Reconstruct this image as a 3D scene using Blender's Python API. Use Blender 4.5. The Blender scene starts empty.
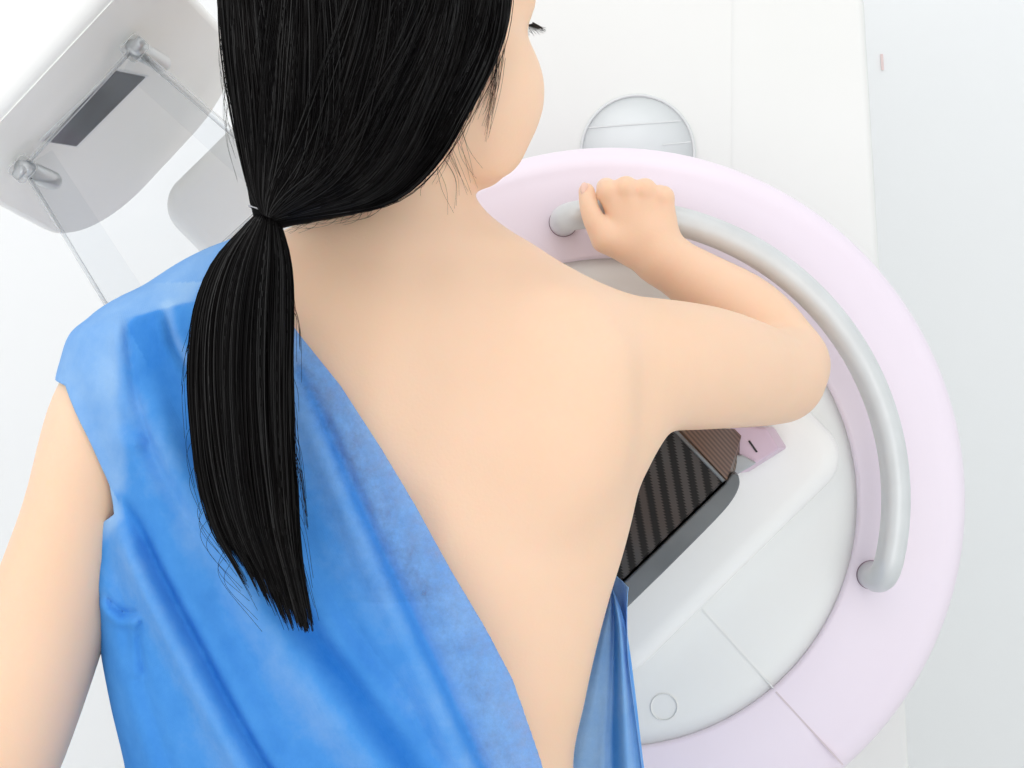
import bpy, bmesh, math, random
import numpy as np
from mathutils import Vector, Matrix
rng = np.random.default_rng(7)
random.seed(7)
F = 1800.0
CZ = 1.30
COL = bpy.context.scene.collection

def W(px, py, D):
    return Vector(((px - 512) / F * D, D, CZ + (384 - py) / F * D))

# ------------------------------------------------------------------ helpers
def mesh_obj(name, verts, faces, mat, parent=None, smooth=True):
    me = bpy.data.meshes.new(name)
    verts = np.asarray(verts, dtype=np.float32)
    if isinstance(faces, np.ndarray):
        n, k = faces.shape
        me.vertices.add(len(verts)); me.vertices.foreach_set('co', verts.ravel())
        me.loops.add(n * k); me.loops.foreach_set('vertex_index', faces.astype(np.int32).ravel())
        me.polygons.add(n)
        me.polygons.foreach_set('loop_start', np.arange(0, n * k, k, dtype=np.int32))
        me.update(calc_edges=True)
    else:
        me.from_pydata([tuple(v) for v in verts.tolist()], [], [tuple(f) for f in faces])
    me.validate()
    if smooth:
        me.polygons.foreach_set('use_smooth', [True] * len(me.polygons))
    me.materials.append(mat)
    o = bpy.data.objects.new(name, me)
    COL.objects.link(o)
    if parent is not None:
        o.parent = parent
        o.matrix_parent_inverse = parent_world(parent).inverted()
    return o

def parent_world(o):
    # every mesh is modelled in world coordinates; only the Empties carry an offset
    return Matrix.Translation(o.location) if o.type == 'EMPTY' else Matrix.Identity(4)

def bm_obj(name, bm, mat, parent=None, smooth=True, bevel=0.0, seg=3, angle=35):
    me = bpy.data.meshes.new(name)
    bmesh.ops.recalc_face_normals(bm, faces=bm.faces[:])
    bm.to_mesh(me); bm.free()
    if smooth:
        me.polygons.foreach_set('use_smooth', [True] * len(me.polygons))
    me.materials.append(mat)
    o = bpy.data.objects.new(name, me)
    COL.objects.link(o)
    if parent is not None:
        o.parent = parent
        o.matrix_parent_inverse = parent_world(parent).inverted()
    if bevel:
        b = o.modifiers.new('bevel', 'BEVEL'); b.width = bevel; b.segments = seg
        b.limit_method = 'ANGLE'; b.angle_limit = math.radians(angle); b.harden_normals = True
    return o

def smooth_path(pts, n=8):
    """Catmull-Rom through points (numpy k x d)"""
    P = np.asarray(pts, float)
    P = np.vstack([2 * P[0] - P[1], P, 2 * P[-1] - P[-2]])
    out = []
    for i in range(1, len(P) - 2):
        for j in range(n):
            t = j / n
            out.append(0.5 * ((2 * P[i]) + (-P[i-1] + P[i+1]) * t + (2*P[i-1] - 5*P[i] + 4*P[i+1] - P[i+2]) * t*t
                              + (-P[i-1] + 3*P[i] - 3*P[i+1] + P[i+2]) * t**3))
    out.append(P[-2])
    return np.array(out)

def tube_bm(path, rad, sides=24, caps=True, bm=None):
    bm = bm or bmesh.new()
    P = [Vector(p) for p in path]
    n = len(P)
    rad = rad if hasattr(rad, '__len__') else [rad] * n
    T = []
    for i in range(n):
        a = P[max(0, i-1)]; b = P[min(n-1, i+1)]
        T.append((b - a).normalized())
    up = Vector((0, 0, 1)) if abs(T[0].z) < 0.9 else Vector((0, 1, 0))
    N = (up - T[0] * up.dot(T[0])).normalized()
    rings = []
    for i in range(n):
        N = (N - T[i] * N.dot(T[i])).normalized()
        B = T[i].cross(N)
        rings.append([bm.verts.new(P[i] + (N * math.cos(a) + B * math.sin(a)) * rad[i])
                      for a in [2 * math.pi * k / sides for k in range(sides)]])
    for i in range(n - 1):
        for k in range(sides):
            bm.faces.new((rings[i][k], rings[i][(k+1) % sides], rings[i+1][(k+1) % sides], rings[i+1][k]))
    if caps:
        bm.faces.new(rings[0][::-1]); bm.faces.new(rings[-1])
    return bm

def prism_bm(poly, vec, bm=None):
    bm = bm or bmesh.new()
    a = [bm.verts.new(Vector(p)) for p in poly]
    b = [bm.verts.new(Vector(p) + Vector(vec)) for p in poly]
    bm.faces.new(a[::-1]); bm.faces.new(b)
    n = len(a)
    for i in range(n):
        bm.faces.new((a[i], a[(i+1) % n], b[(i+1) % n], b[i]))
    return bm

def rounded_rect(w, h, r, seg=10, rs=None):
    pts = []
    rs = rs or [r] * 4
    for q, (sx, sy) in enumerate([(1, 1), (-1, 1), (-1, -1), (1, -1)]):
        rr = rs[q]
        cx, cy = sx * (w/2 - rr), sy * (h/2 - rr)
        for k in range(seg + 1):
            a = math.pi/2 * (q + k / seg)
            pts.append((cx + rr * math.cos(a), cy + rr * math.sin(a)))
    return pts

def lathe_bm(profile, center, seg=128, closed=False):
    """profile of (r, y) round the Y axis"""
    bm = bmesh.new(); rings = []
    cx, cy, cz = center
    for r, y in profile:
        if r < 1e-6:
            rings.append([bm.verts.new((cx, cy + y, cz))])
        else:
            rings.append([bm.verts.new((cx + r * math.cos(2*math.pi*k/seg), cy + y, cz + r * math.sin(2*math.pi*k/seg))) for k in range(seg)])
    m = len(rings)
    for i in range(m if closed else m - 1):
        A, B = rings[i], rings[(i+1) % m]
        for k in range(seg):
            k2 = (k+1) % seg
            if len(A) == 1: bm.faces.new((A[0], B[k], B[k2]))
            elif len(B) == 1: bm.faces.new((A[k], A[k2], B[0]))
            else: bm.faces.new((A[k], A[k2], B[k2], B[k]))
    return bm

# ------------------------------------------------------------------ materials
def srgb(r, g, b):
    return tuple(((c/255)/12.92 if c/255 <= 0.04045 else ((c/255 + 0.055)/1.055)**2.4) for c in (r, g, b)) + (1,)

def mat(name, color, rough=0.5, metal=0.0, spec=0.5, **kw):
    m = bpy.data.materials.new(name); m.use_nodes = True
    b = m.node_tree.nodes['Principled BSDF']
    b.inputs['Base Color'].default_value = color
    b.inputs['Roughness'].default_value = rough
    b.inputs['Metallic'].default_value = metal
    b.inputs['Specular IOR Level'].default_value = spec
    for k, v in kw.items():
        b.inputs[k.replace('_', ' ')].default_value = v
    return m

def node(m, t, **kw):
    n = m.node_tree.nodes.new(t)
    for k, v in kw.items(): setattr(n, k, v)
    return n

def noise_variation(m, c1, c2, scale=6, detail=3, stretch=(1, 1, 1), bump=0, bscale=200):
    nt = m.node_tree; b = nt.nodes['Principled BSDF']
    tc = node(m, 'ShaderNodeTexCoord'); mp = node(m, 'ShaderNodeMapping'); mp.inputs['Scale'].default_value = stretch
    ns = node(m, 'ShaderNodeTexNoise'); ns.inputs['Scale'].default_value = scale; ns.inputs['Detail'].default_value = detail
    rp = node(m, 'ShaderNodeValToRGB'); rp.color_ramp.elements[0].color = c1; rp.color_ramp.elements[1].color = c2
    rp.color_ramp.elements[0].position = 0.35; rp.color_ramp.elements[1].position = 0.65
    L = nt.links.new
    L(tc.outputs['Object'], mp.inputs['Vector']); L(mp.outputs[0], ns.inputs['Vector']); L(ns.outputs[0], rp.inputs[0])
    L(rp.outputs[0], b.inputs['Base Color'])
    if bump:
        n2 = node(m, 'ShaderNodeTexNoise'); n2.inputs['Scale'].default_value = bscale; n2.inputs['Detail'].default_value = 2
        bp = node(m, 'ShaderNodeBump'); bp.inputs['Strength'].default_value = bump; bp.inputs['Distance'].default_value = 0.001
        L(tc.outputs['Object'], n2.inputs['Vector']); L(n2.outputs[0], bp.inputs['Height']); L(bp.outputs[0], b.inputs['Normal'])
    return m

M_wall = noise_variation(mat('wall paint', srgb(236, 238, 239), 0.7), srgb(242, 244, 245), srgb(245, 246, 247), 1.2)
M_wallR = noise_variation(mat('side wall paint', srgb(232, 235, 236), 0.55), srgb(236, 240, 240), srgb(240, 243, 244), 2.0, stretch=(1, 1, .3))
M_floor = noise_variation(mat('vinyl floor', srgb(205, 208, 210), 0.35), srgb(226, 227, 227), srgb(230, 231, 231), 3)
M_white = noise_variation(mat('white enamel', srgb(240, 240, 237), 0.35, spec=0.4), srgb(231, 232, 229), srgb(234, 234, 232), 3)
M_white2 = mat('white housing', srgb(249, 249, 247), 0.42, spec=0.3)
M_under = noise_variation(mat('grey underside', srgb(214, 214, 212), 0.35, spec=0.5), srgb(246, 246, 243), srgb(249, 249, 246), 8)
M_pink = noise_variation(mat('pale pink enamel', srgb(240, 224, 236), 0.3, spec=0.5), srgb(236, 224, 236), srgb(239, 228, 239), 3)
M_pink2 = mat('mauve plastic', srgb(214, 190, 208), 0.4)
M_disc = noise_variation(mat('white inner disc', srgb(238, 239, 237), 0.4, spec=0.3), srgb(238, 239, 237), srgb(241, 242, 240), 2)
M_seam = mat('seam gap', srgb(214, 200, 205), 0.8)
M_seam2 = mat('pale seam', srgb(231, 232, 230), 0.8)
M_badge = noise_variation(mat('grey window', srgb(226, 229, 230), 0.25), srgb(217, 221, 222), srgb(222, 226, 227), 5, stretch=(.2, 1, 1))
M_rim = mat('badge rim', srgb(221, 224, 224), 0.5)
M_steel = noise_variation(mat('satin aluminium', srgb(190, 194, 196), 0.33, metal=0.15), srgb(208, 211, 212), srgb(214, 217, 218), 30)
M_socket = mat('socket shadow gap', srgb(140, 118, 132), 0.5)
M_hinge = mat('hinge metal', srgb(222, 224, 225), 0.3, metal=0.35)
M_slot = noise_variation(mat('dark window glass', srgb(60, 66, 74), 0.12), srgb(52, 58, 66), srgb(84, 90, 98), 14)
M_slotframe = mat('slot frame', srgb(232, 234, 235), 0.3)
M_greyrail = noise_variation(mat('grey rail', srgb(92, 97, 100), 0.4), srgb(84, 90, 93), srgb(112, 117, 120), 12)
M_edge = mat('light grey edge', srgb(120, 124, 127), 0.3)
M_greyplastic = mat('light grey plastic', srgb(178, 182, 186), 0.35)
M_dark = mat('dark slot', srgb(45, 40, 45), 0.6)
M_red = mat('faint red mark', srgb(236, 214, 213), 0.6)

def carbon():
    m = mat('carbon fibre stripes', srgb(30, 28, 27), 0.35, spec=0.18)
    nt = m.node_tree; b = nt.nodes['Principled BSDF']; L = nt.links.new
    tc = node(m, 'ShaderNodeTexCoord')
    uv = node(m, 'ShaderNodeUVMap'); uv.uv_map = 'UVMap'
    sep = node(m, 'ShaderNodeSeparateXYZ'); L(uv.outputs[0], sep.inputs[0])
    # twill: steps along v shift the stripes
    mul = node(m, 'ShaderNodeMath', operation='MULTIPLY'); mul.inputs[1].default_value = 2*math.pi/0.0125; L(sep.outputs[0], mul.inputs[0])
    zz = node(m, 'ShaderNodeMath', operation='MULTIPLY'); zz.inputs[1].default_value = 1/0.0026; L(sep.outputs[1], zz.inputs[0])
    fr = node(m, 'ShaderNodeMath', operation='FRACT'); L(zz.outputs[0], fr.inputs[0])
    sc = node(m, 'ShaderNodeMath', operation='MULTIPLY'); sc.inputs[1].default_value = 1.1; L(fr.outputs[0], sc.inputs[0])
    ad = node(m, 'ShaderNodeMath', operation='ADD'); L(mul.outputs[0], ad.inputs[0]); L(sc.outputs[0], ad.inputs[1])
    sn = node(m, 'ShaderNodeMath', operation='SINE'); L(ad.outputs[0], sn.inputs[0])
    rp = node(m, 'ShaderNodeValToRGB')
    rp.color_ramp.elements[0].position = 0.42; rp.color_ramp.elements[0].color = srgb(14, 11, 10)
    rp.color_ramp.elements[1].position = 0.60; rp.color_ramp.elements[1].color = srgb(72, 70, 69)
    hm = node(m, 'ShaderNodeMapRange'); hm.inputs['From Min'].default_value = -1; L(sn.outputs[0], hm.inputs['Value'])
    L(hm.outputs[0], rp.inputs[0])
    ns = node(m, 'ShaderNodeTexNoise'); ns.inputs['Scale'].default_value = 9; L(tc.outputs['Object'], ns.inputs['Vector'])
    mx = node(m, 'ShaderNodeMix', data_type='RGBA', blend_type='MULTIPLY'); mx.inputs[0].default_value = 0.6
    rp2 = node(m, 'ShaderNodeValToRGB'); rp2.color_ramp.elements[0].color = (0.95, 0.55, 0.38, 1); rp2.color_ramp.elements[1].color = (1, 1, 1, 1)
    rp2.color_ramp.elements[0].position = .4; rp2.color_ramp.elements[1].position = .6
    L(ns.outputs[0], rp2.inputs[0]); L(rp.outputs[0], mx.inputs[6]); L(rp2.outputs[0], mx.inputs[7]); L(mx.outputs[2], b.inputs['Base Color'])
    return m
M_carbon = carbon()

def brownstripe():
    m = mat('brown ribbed side', srgb(96, 76, 64), 0.4)
    nt = m.node_tree; b = nt.nodes['Principled BSDF']; L = nt.links.new
    uv = node(m, 'ShaderNodeUVMap'); uv.uv_map = 'UVMap'
    sep = node(m, 'ShaderNodeSeparateXYZ'); L(uv.outputs[0], sep.inputs[0])
    mul = node(m, 'ShaderNodeMath', operation='MULTIPLY'); mul.inputs[1].default_value = 2*math.pi/0.0034; L(sep.outputs[1], mul.inputs[0])
    sn = node(m, 'ShaderNodeMath', operation='SINE'); L(mul.outputs[0], sn.inputs[0])
    hm = node(m, 'ShaderNodeMapRange'); hm.inputs['From Min'].default_value = -1; L(sn.outputs[0], hm.inputs['Value'])
    rp = node(m, 'ShaderNodeValToRGB'); rp.color_ramp.elements[0].color = srgb(74, 58, 50); rp.color_ramp.elements[1].color = srgb(128, 104, 88)
    L(hm.outputs[0], rp.inputs[0]); L(rp.outputs[0], b.inputs['Base Color'])
    return m
M_brown = brownstripe()

def acrylic():
    m = bpy.data.materials.new('clear acrylic'); m.use_nodes = True
    nt = m.node_tree; nt.nodes.clear(); L = nt.links.new
    out = nt.nodes.new('ShaderNodeOutputMaterial')
    tr = nt.nodes.new('ShaderNodeBsdfTransparent'); tr.inputs[0].default_value = (0.975, 0.98, 0.985, 1)
    gl = nt.nodes.new('ShaderNodeBsdfGlossy'); gl.inputs['Roughness'].default_value = 0.06
    fr = nt.nodes.new('ShaderNodeFresnel'); fr.inputs[0].default_value = 1.12
    mx = nt.nodes.new('ShaderNodeMixShader')
    L(fr.outputs[0], mx.inputs[0]); L(tr.outputs[0], mx.inputs[1]); L(gl.outputs[0], mx.inputs[2]); L(mx.outputs[0], out.inputs[0])
    return m
M_acr = acrylic()
def acrylic_edge():
    m = bpy.data.materials.new('acrylic edge'); m.use_nodes = True
    nt = m.node_tree; nt.nodes.clear(); L = nt.links.new
    out = nt.nodes.new('ShaderNodeOutputMaterial')
    tr = nt.nodes.new('ShaderNodeBsdfTransparent'); tr.inputs[0].default_value = (0.96, 0.965, 0.97, 1)
    gl = nt.nodes.new('ShaderNodeBsdfPrincipled'); gl.inputs['Base Color'].default_value = srgb(246, 248, 249)
    gl.inputs['Roughness'].default_value = 0.15
    lw = nt.nodes.new('ShaderNodeLayerWeight'); lw.inputs[0].default_value = 0.45
    mx = nt.nodes.new('ShaderNodeMixShader')
    L(lw.outputs['Facing'], mx.inputs[0]); L(tr.outputs[0], mx.inputs[1]); L(gl.outputs[0], mx.inputs[2]); L(mx.outputs[0], out.inputs[0])
    return m
M_acre = acrylic_edge()

def skin():
    m = mat('skin', (0.86, 0.59, 0.43, 1), 0.5, spec=0.28)
    noise_variation(m, (0.855, 0.590, 0.415, 1), (0.88, 0.618, 0.448, 1), 7, 4, bump=0.12, bscale=420)
    b = m.node_tree.nodes['Principled BSDF']
    b.inputs['Subsurface Weight'].default_value = 0.35
    b.inputs['Subsurface Radius'].default_value = (1.0, 0.35, 0.2)
    b.inputs['Subsurface Scale'].default_value = 0.018
    return m
M_skin = skin()
M_lip = mat('lips', srgb(200, 110, 105), 0.35)
M_nail = mat('nail', srgb(240, 205, 190), 0.2)
M_eye = mat('eye white', srgb(235, 232, 228), 0.15)
M_lash = mat('lash black', srgb(14, 12, 12), 0.5)

def hairmat(name, c1, c2, rough=0.38):
    m = mat(name, c1, rough, spec=0.08)
    noise_variation(m, c1, c2, 60, 3, stretch=(1, 1, .08))
    return m
M_hair = hairmat('black hair', srgb(5, 4, 5), srgb(14, 12, 12), .34)
_at = node(M_hair, 'ShaderNodeAttribute'); _at.attribute_name = 'tone'
_sp = node(M_hair, 'ShaderNodeSeparateColor'); M_hair.node_tree.links.new(_at.outputs['Color'], _sp.inputs[0])
M_hair.node_tree.links.new(_sp.outputs[0], M_hair.node_tree.nodes['Principled BSDF'].inputs['Specular IOR Level'])
M_hairbase = hairmat('black hair mass', srgb(2, 2, 2), srgb(5, 4, 4), 0.6)
M_tie = mat('clear hair elastic', srgb(165, 165, 168), 0.2)

def gownmat():
    m = mat('blue nonwoven fabric', srgb(80, 150, 228), 0.85, spec=0.15)
    nt = m.node_tree; b = nt.nodes['Principled BSDF']; L = nt.links.new
    at = node(m, 'ShaderNodeAttribute'); at.attribute_name = 'tint'
    tc = node(m, 'ShaderNodeTexCoord')
    # soft mottling of the pressed fibres
    ns = node(m, 'ShaderNodeTexNoise'); ns.inputs['Scale'].default_value = 22; ns.inputs['Detail'].default_value = 8; ns.inputs['Roughness'].default_value = 0.7
    L(tc.outputs['Object'], ns.inputs['Vector'])
    sub = node(m, 'ShaderNodeMath', operation='MULTIPLY_ADD'); sub.inputs[1].default_value = 0.5; sub.inputs[2].default_value = -0.25
    L(ns.outputs[0], sub.inputs[0])
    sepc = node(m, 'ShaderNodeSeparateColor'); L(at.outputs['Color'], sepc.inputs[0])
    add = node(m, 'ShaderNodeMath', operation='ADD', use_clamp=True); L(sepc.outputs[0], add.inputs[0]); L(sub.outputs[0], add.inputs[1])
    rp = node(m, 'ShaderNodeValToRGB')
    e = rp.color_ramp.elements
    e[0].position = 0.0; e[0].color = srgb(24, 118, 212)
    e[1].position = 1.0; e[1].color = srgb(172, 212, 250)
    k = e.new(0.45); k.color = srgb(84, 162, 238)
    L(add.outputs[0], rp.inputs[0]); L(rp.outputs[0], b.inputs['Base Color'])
    # embossed dot grid
    mp = node(m, 'ShaderNodeMapping'); mp.inputs['Scale'].default_value = (620, 620, 620); mp.inputs['Rotation'].default_value = (0, .5, 0)
    vr = node(m, 'ShaderNodeTexVoronoi'); vr.inputs['Scale'].default_value = 1.0; vr.inputs['Randomness'].default_value = 0.15
    L(tc.outputs['Object'], mp.inputs[0]); L(mp.outputs[0], vr.inputs['Vector'])
    n3 = node(m, 'ShaderNodeTexNoise'); n3.inputs['Scale'].default_value = 14; n3.inputs['Detail'].default_value = 4
    L(tc.outputs['Object'], n3.inputs['Vector'])
    b1 = node(m, 'ShaderNodeBump'); b1.inputs['Strength'].default_value = 0.3; b1.inputs['Distance'].default_value = 0.0006; L(vr.outputs[0], b1.inputs['Height'])
    b2 = node(m, 'ShaderNodeBump'); b2.inputs['Strength'].default_value = 0.3; b2.inputs['Distance'].default_value = 0.012
    L(n3.outputs[0], b2.inputs['Height']); L(b1.outputs[0], b2.inputs['Normal']); L(b2.outputs[0], b.inputs['Normal'])
    # thin cloth: some light passes, and where one layer lies on skin it shows through
    tl = node(m, 'ShaderNodeBsdfTranslucent'); L(rp.outputs[0], tl.inputs[0])
    mx = node(m, 'ShaderNodeMixShader'); mx.inputs[0].default_value = 0.25
    L(b.outputs[0], mx.inputs[1]); L(tl.outputs[0], mx.inputs[2])
    tr = node(m, 'ShaderNodeBsdfTransparent'); tr.inputs[0].default_value = (.8, .86, 1, 1)
    ns2 = node(m, 'ShaderNodeTexNoise'); ns2.inputs['Scale'].default_value = 60; ns2.inputs['Detail'].default_value = 10; ns2.inputs['Roughness'].default_value = .75
    L(tc.outputs['Object'], ns2.inputs['Vector'])
    mr = node(m, 'ShaderNodeMapRange'); mr.inputs['From Min'].default_value = .3; mr.inputs['From Max'].default_value = .7
    mr.inputs['To Min'].default_value = .2; mr.inputs['To Max'].default_value = 1.5
    L(ns2.outputs[0], mr.inputs['Value'])
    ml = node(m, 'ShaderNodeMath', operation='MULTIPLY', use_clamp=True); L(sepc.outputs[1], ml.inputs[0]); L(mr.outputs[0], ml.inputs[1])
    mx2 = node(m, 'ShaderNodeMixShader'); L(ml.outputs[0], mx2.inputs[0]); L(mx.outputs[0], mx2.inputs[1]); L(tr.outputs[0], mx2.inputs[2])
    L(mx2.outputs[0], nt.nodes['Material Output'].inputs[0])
    return m
M_gown = gownmat()

# ------------------------------------------------------------------ setting
def struct(name, bm, m, **k):
    o = bm_obj(name, bm, m, smooth=False, **k); o['kind'] = 'structure'; return o
def boxpts(x0, x1, y0, y1, z0, z1):
    return prism_bm([(x0, y0, z0), (x1, y0, z0), (x1, y1, z0), (x0, y1, z0)], (0, 0, z1 - z0))
struct('floor', boxpts(-2.6, 1.36, -1.2, 2.9, -0.05, 0.0), M_floor)
struct('wall_back', boxpts(-2.6, 1.36, 2.6, 2.7, 0.0, 2.7), M_wall)
# right wall, seen obliquely beside the column
struct('wall_right', boxpts(1.30, 1.40, -0.2, 2.6, 0.0, 2.7), M_wallR)
struct('baseboard_back', boxpts(-2.6, 1.3, 2.585, 2.6, 0.0, 0.1), M_white2)

# ------------------------------------------------------------------ machine
RC = W(613, 503, 1.67)              # axis of the ring
machine = bpy.data.objects.new('mammography_machine', None); COL.objects.link(machine)
machine.location = (RC.x, 1.95, 0)
machine['label'] = 'white mammography machine with pale pink ring, silver grab handle and black striped detector'
machine['category'] = 'medical machine'

# column (slightly wider towards the floor)
DC = 1.90
def col_poly(l, r, pz0, pz1): pass
c_tr = W(857, -120, DC); c_br = W(868 + (2100) * 0.022, 2100, DC)
tl = W(330, -260, DC)
zt = 1.98
xr_top = W(853, 0, DC).x; xr_bot = W(975, 384 + CZ * F / DC, DC).x
column_bm = bmesh.new()
def quadpts(xl0, xr0, xl1, xr1):
    return [(xl0, DC, 0.0), (xr0, DC, 0.0), (xr1, DC, zt), (xl1, DC, zt)]
bm = prism_bm(quadpts(W(335, 0, DC).x, W(960, 0, DC).x, W(335, 0, DC).x, W(850, 0, DC).x), (0, 0.36, 0))
column = bm_obj('column', bm, M_white, machine, bevel=0.008, seg=4)
# column base foot plate
bm = prism_bm([(W(300,0,DC).x, 1.80, 0.0), (W(985,0,DC).x, 1.80, 0.0), (W(985,0,DC).x, 2.3, 0.0), (W(300,0,DC).x, 2.3, 0.0)], (0, 0, 0.05))
bm_obj('foot_plate', bm, M_under, machine, bevel=0.008)
# vertical seam in the column front
bm = prism_bm([W(731.2, 900, DC - .0006), W(732.6, 900, DC - .0006), W(733.4, -200, DC - .0006), W(732, -200, DC - .0006)], (0, 0.003, 0))
bm_obj('panel_seam', bm, M_seam2, column, smooth=False)
# round grey window on the column
bc = W(637.5, 152, DC)
rb = 57 / F * DC
bm = lathe_bm([(0, -0.002), (rb - .002, -0.002), (rb - .002, 0.004)], bc, 96)
win = bm_obj('round_window', bm, M_badge, machine)
bm = lathe_bm([(rb - .002, -0.003), (rb + .001, -0.003), (rb + .001, 0.003), (rb - .002, 0.003)], bc, 96, closed=True)
bm_obj('window_rim', bm, M_rim, win)
for (a, b) in (((587, 127), (681, 120)), ((662, 144), (691, 141))):
    bm = prism_bm([W(a[0], a[1], DC - .0025), W(b[0], b[1], DC - .0025), W(b[0], b[1] + 1.4, DC - .0025), W(a[0], a[1] + 1.4, DC - .0025)], (0, .001, 0))
    bm_obj('window_line', bm, M_rim, win, smooth=False)

# pink ring
D0 = 1.67
ro = 359.5 / F * D0; ri = 245 / F * D0
prof = []
back = DC - D0 + 0.0
def arc(cx, cy, r, a0, a1, n=8):
    return [(cx + r * math.cos(math.radians(a0 + (a1 - a0) * k / n)), cy + r * math.sin(math.radians(a0 + (a1 - a0) * k / n))) for k in range(n + 1)]
prof += [(ri, 0.06)]
prof += arc(ri + .004, 0.004, .004, 180, 270, 5)
prof += [(ro - .075, -0.0005), (ro - .05, 0.000), (ro - .03, 0.003)]
prof += arc(ro - .026, 0.030, .026, 270, 360, 10)
prof += [(ro, 0.10), (ro - .006, back + .01), (ri, back + .01)]
ring = bm_obj('ring', lathe_bm(prof, RC, 192, closed=True), M_pink, machine)
# split line across ring and disc, lower right
def strip(a, b, w, D, m, name, par):
    A = W(a[0], a[1], D); B = W(b[0], b[1], D)
    d = (B - A).normalized(); n = Vector((d.z, 0, -d.x)) * w / 2
    return bm_obj(name, prism_bm([A - n, B - n, B + n, A + n], (0, .002, 0)), m, par, smooth=False)
strip((776, 692), (843, 765), .0017, D0 - .0006, M_seam, 'ring_seam', ring)
# inner disc
disc = bm_obj('disc', lathe_bm([(0, 0.003), (ri - .02, 0.003), (ri + .001, 0.006), (ri + .001, 0.05), (0, 0.05)], RC, 128), M_disc, machine)
strip((702, 609), (776, 691), .0014, D0 + .0022, M_seam2, 'disc_seam', disc)
bm = lathe_bm([(.0118, -.0003), (.0128, -.0003), (.0128, .001), (.0118, .001)], W(664, 707, D0 + .002), 48, closed=True)
bm_obj('screw_cap', bm, M_seam2, disc)

# handle
DH = 1.612
HC = W(610, 499, DH); rh = 286 / F * DH; rt = .0130
def hp(deg, r=rh, y=0):
    a = math.radians(deg); return HC + Vector((r * math.cos(a), y, r * math.sin(a)))
path = []
a0, a1 = 99.0, -16.8
path += [hp(a0, rh, .056), hp(a0, rh, .030), hp(a0 - .3, rh, .019), hp(a0 - 1.0, rh, .009), hp(a0 - 2.4, rh, .0025), hp(a0 - 4.4, rh, 0)]
N = 90
for k in range(1, N):
    path.append(hp(a0 - 4.4 + (a1 - a0 + 8.8) * k / N))
path += [hp(a1 + 4.4), hp(a1 + 2.4, rh, .0025), hp(a1 + 1.0, rh, .009), hp(a1 + .3, rh, .019), hp(a1, rh, .030), hp(a1, rh, .056)]
handle = bm_obj('grab_handle', tube_bm(path, rt, 32), M_steel, machine)
for dg in (a0, a1):
    c = hp(dg, rh, 0); c.y = D0
    bm = lathe_bm([(0, -.001), (.0131, -.001), (.0136, -.0005), (.0136, .004), (0, .004)], c, 48)
    bm_obj('handle_socket', bm, M_socket, handle)

# C-arm frame: t = detector -> tube, u = up-right, d = away from the patient
tdir = Vector((-0.70, 0.0, 0.714)).normalized()
udir = Vector((0.714, 0.0, 0.70)).normalized()
ydir = Vector((0, 1, 0))
def rrect_prism(c, ax, ay, az, w, h, dep, r, rs=None):
    pts = [c + ax * p[0] + ay * p[1] for p in rounded_rect(w, h, r, rs=rs)]
    return prism_bm(pts, az * dep)
def px(v): return v / F * 1.65
# white detector housing on the disc, lower right end of the arm
hc = RC + Vector((0, 0, 0))
c = hc + tdir * (-px(60)) + udir * px(40); c.y = 1.634
bm = rrect_prism(c, udir, tdir, ydir, px(330), px(150), .05, .035)
bm_obj('detector_housing', bm, M_white2, machine, bevel=.02, seg=8)
# arm spine from the housing to the tube head, behind the patient
c = hc + tdir * px(255) - udir * px(26); c.y = 1.625
bm = rrect_prism(c, udir, tdir, ydir, px(185), px(560), .06, .03)
bm_obj('swing_arm', bm, M_white2, machine, bevel=.02, seg=6)

# detector (bucky), yawed a little
yaw = math.radians(34)
DB = 1.535
K1 = W(672, 427, DB)      # top corner
K2 = W(724, 481, DB)      # right corner
K3 = K2 + (W(606, 596, DB) - K2) * 2.1     # bottom left, continues behind the patient
edge_t = K2 - K1
# front face leans so the plate turns away to the right
dd = Vector((math.sin(yaw), math.cos(yaw), 0.02)).normalized()
K4 = K1 + (K3 - K2)
def uvbox(name, P, vec, m, parent, u_axis, v_axis, bevel):
    if isinstance(vec, list):
        bm = bmesh.new(); a = [bm.verts.new(p) for p in P]; b = [bm.verts.new(p) for p in vec]
        bm.faces.new(a[::-1]); bm.faces.new(b)
        for i in range(len(a)):
            j = (i+1) % len(a); bm.faces.new((a[i], a[j], b[j], b[i]))
    else:
        bm = prism_bm(P, vec)
    o = bm_obj(name, bm, m, parent, smooth=False, bevel=bevel, seg=3)
    me = o.data; uvl = me.uv_layers.new(name='UVMap')
    for l in me.loops:
        co = me.vertices[l.vertex_index].co
        uvl.data[l.index].uv = (co.dot(u_axis), co.dot(v_axis))
    return o
det_len = .085
B1 = W(741, 431, DB + .075); B2 = W(734, 474, DB + .072); B3 = B2 + (K3 - K2) * 1.02 ; B4 = B1 + (K3 - K2) * 1.02
dd = (B1 - K1).normalized()
detector = uvbox('detector', [K1, K2, K3, K4], [B1, B2, B3, B4], M_carbon, machine, Vector((.985, 0, .17)), Vector((-.17, 0, .985)), .0025)
# brown ribbed end cheek
n_end = edge_t.cross(dd).normalized()
if n_end.x < 0: n_end = -n_end
e = edge_t.normalized()
fw = (K1 - B1).normalized()
n_end = (B1 - K1).cross(K2 - K1).normalized()
if n_end.x < 0: n_end = -n_end
bul = (B1 - K1).normalized()
chk = [K1 + bul * .003, K2 + bul * .002, K2.lerp(B2, .6) - e * .0005]
chk += [B2 + bul * .002, B2.lerp(B1, .3) + bul * .0055, B2.lerp(B1, .6) + bul * .006, B2.lerp(B1, .85) + bul * .004, B1 + bul * .001]
oc = uvbox('end_cheek', chk, n_end * .0022, M_brown, detector, e, e * 0 + Vector((.74, 0, .67)), 0)
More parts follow.
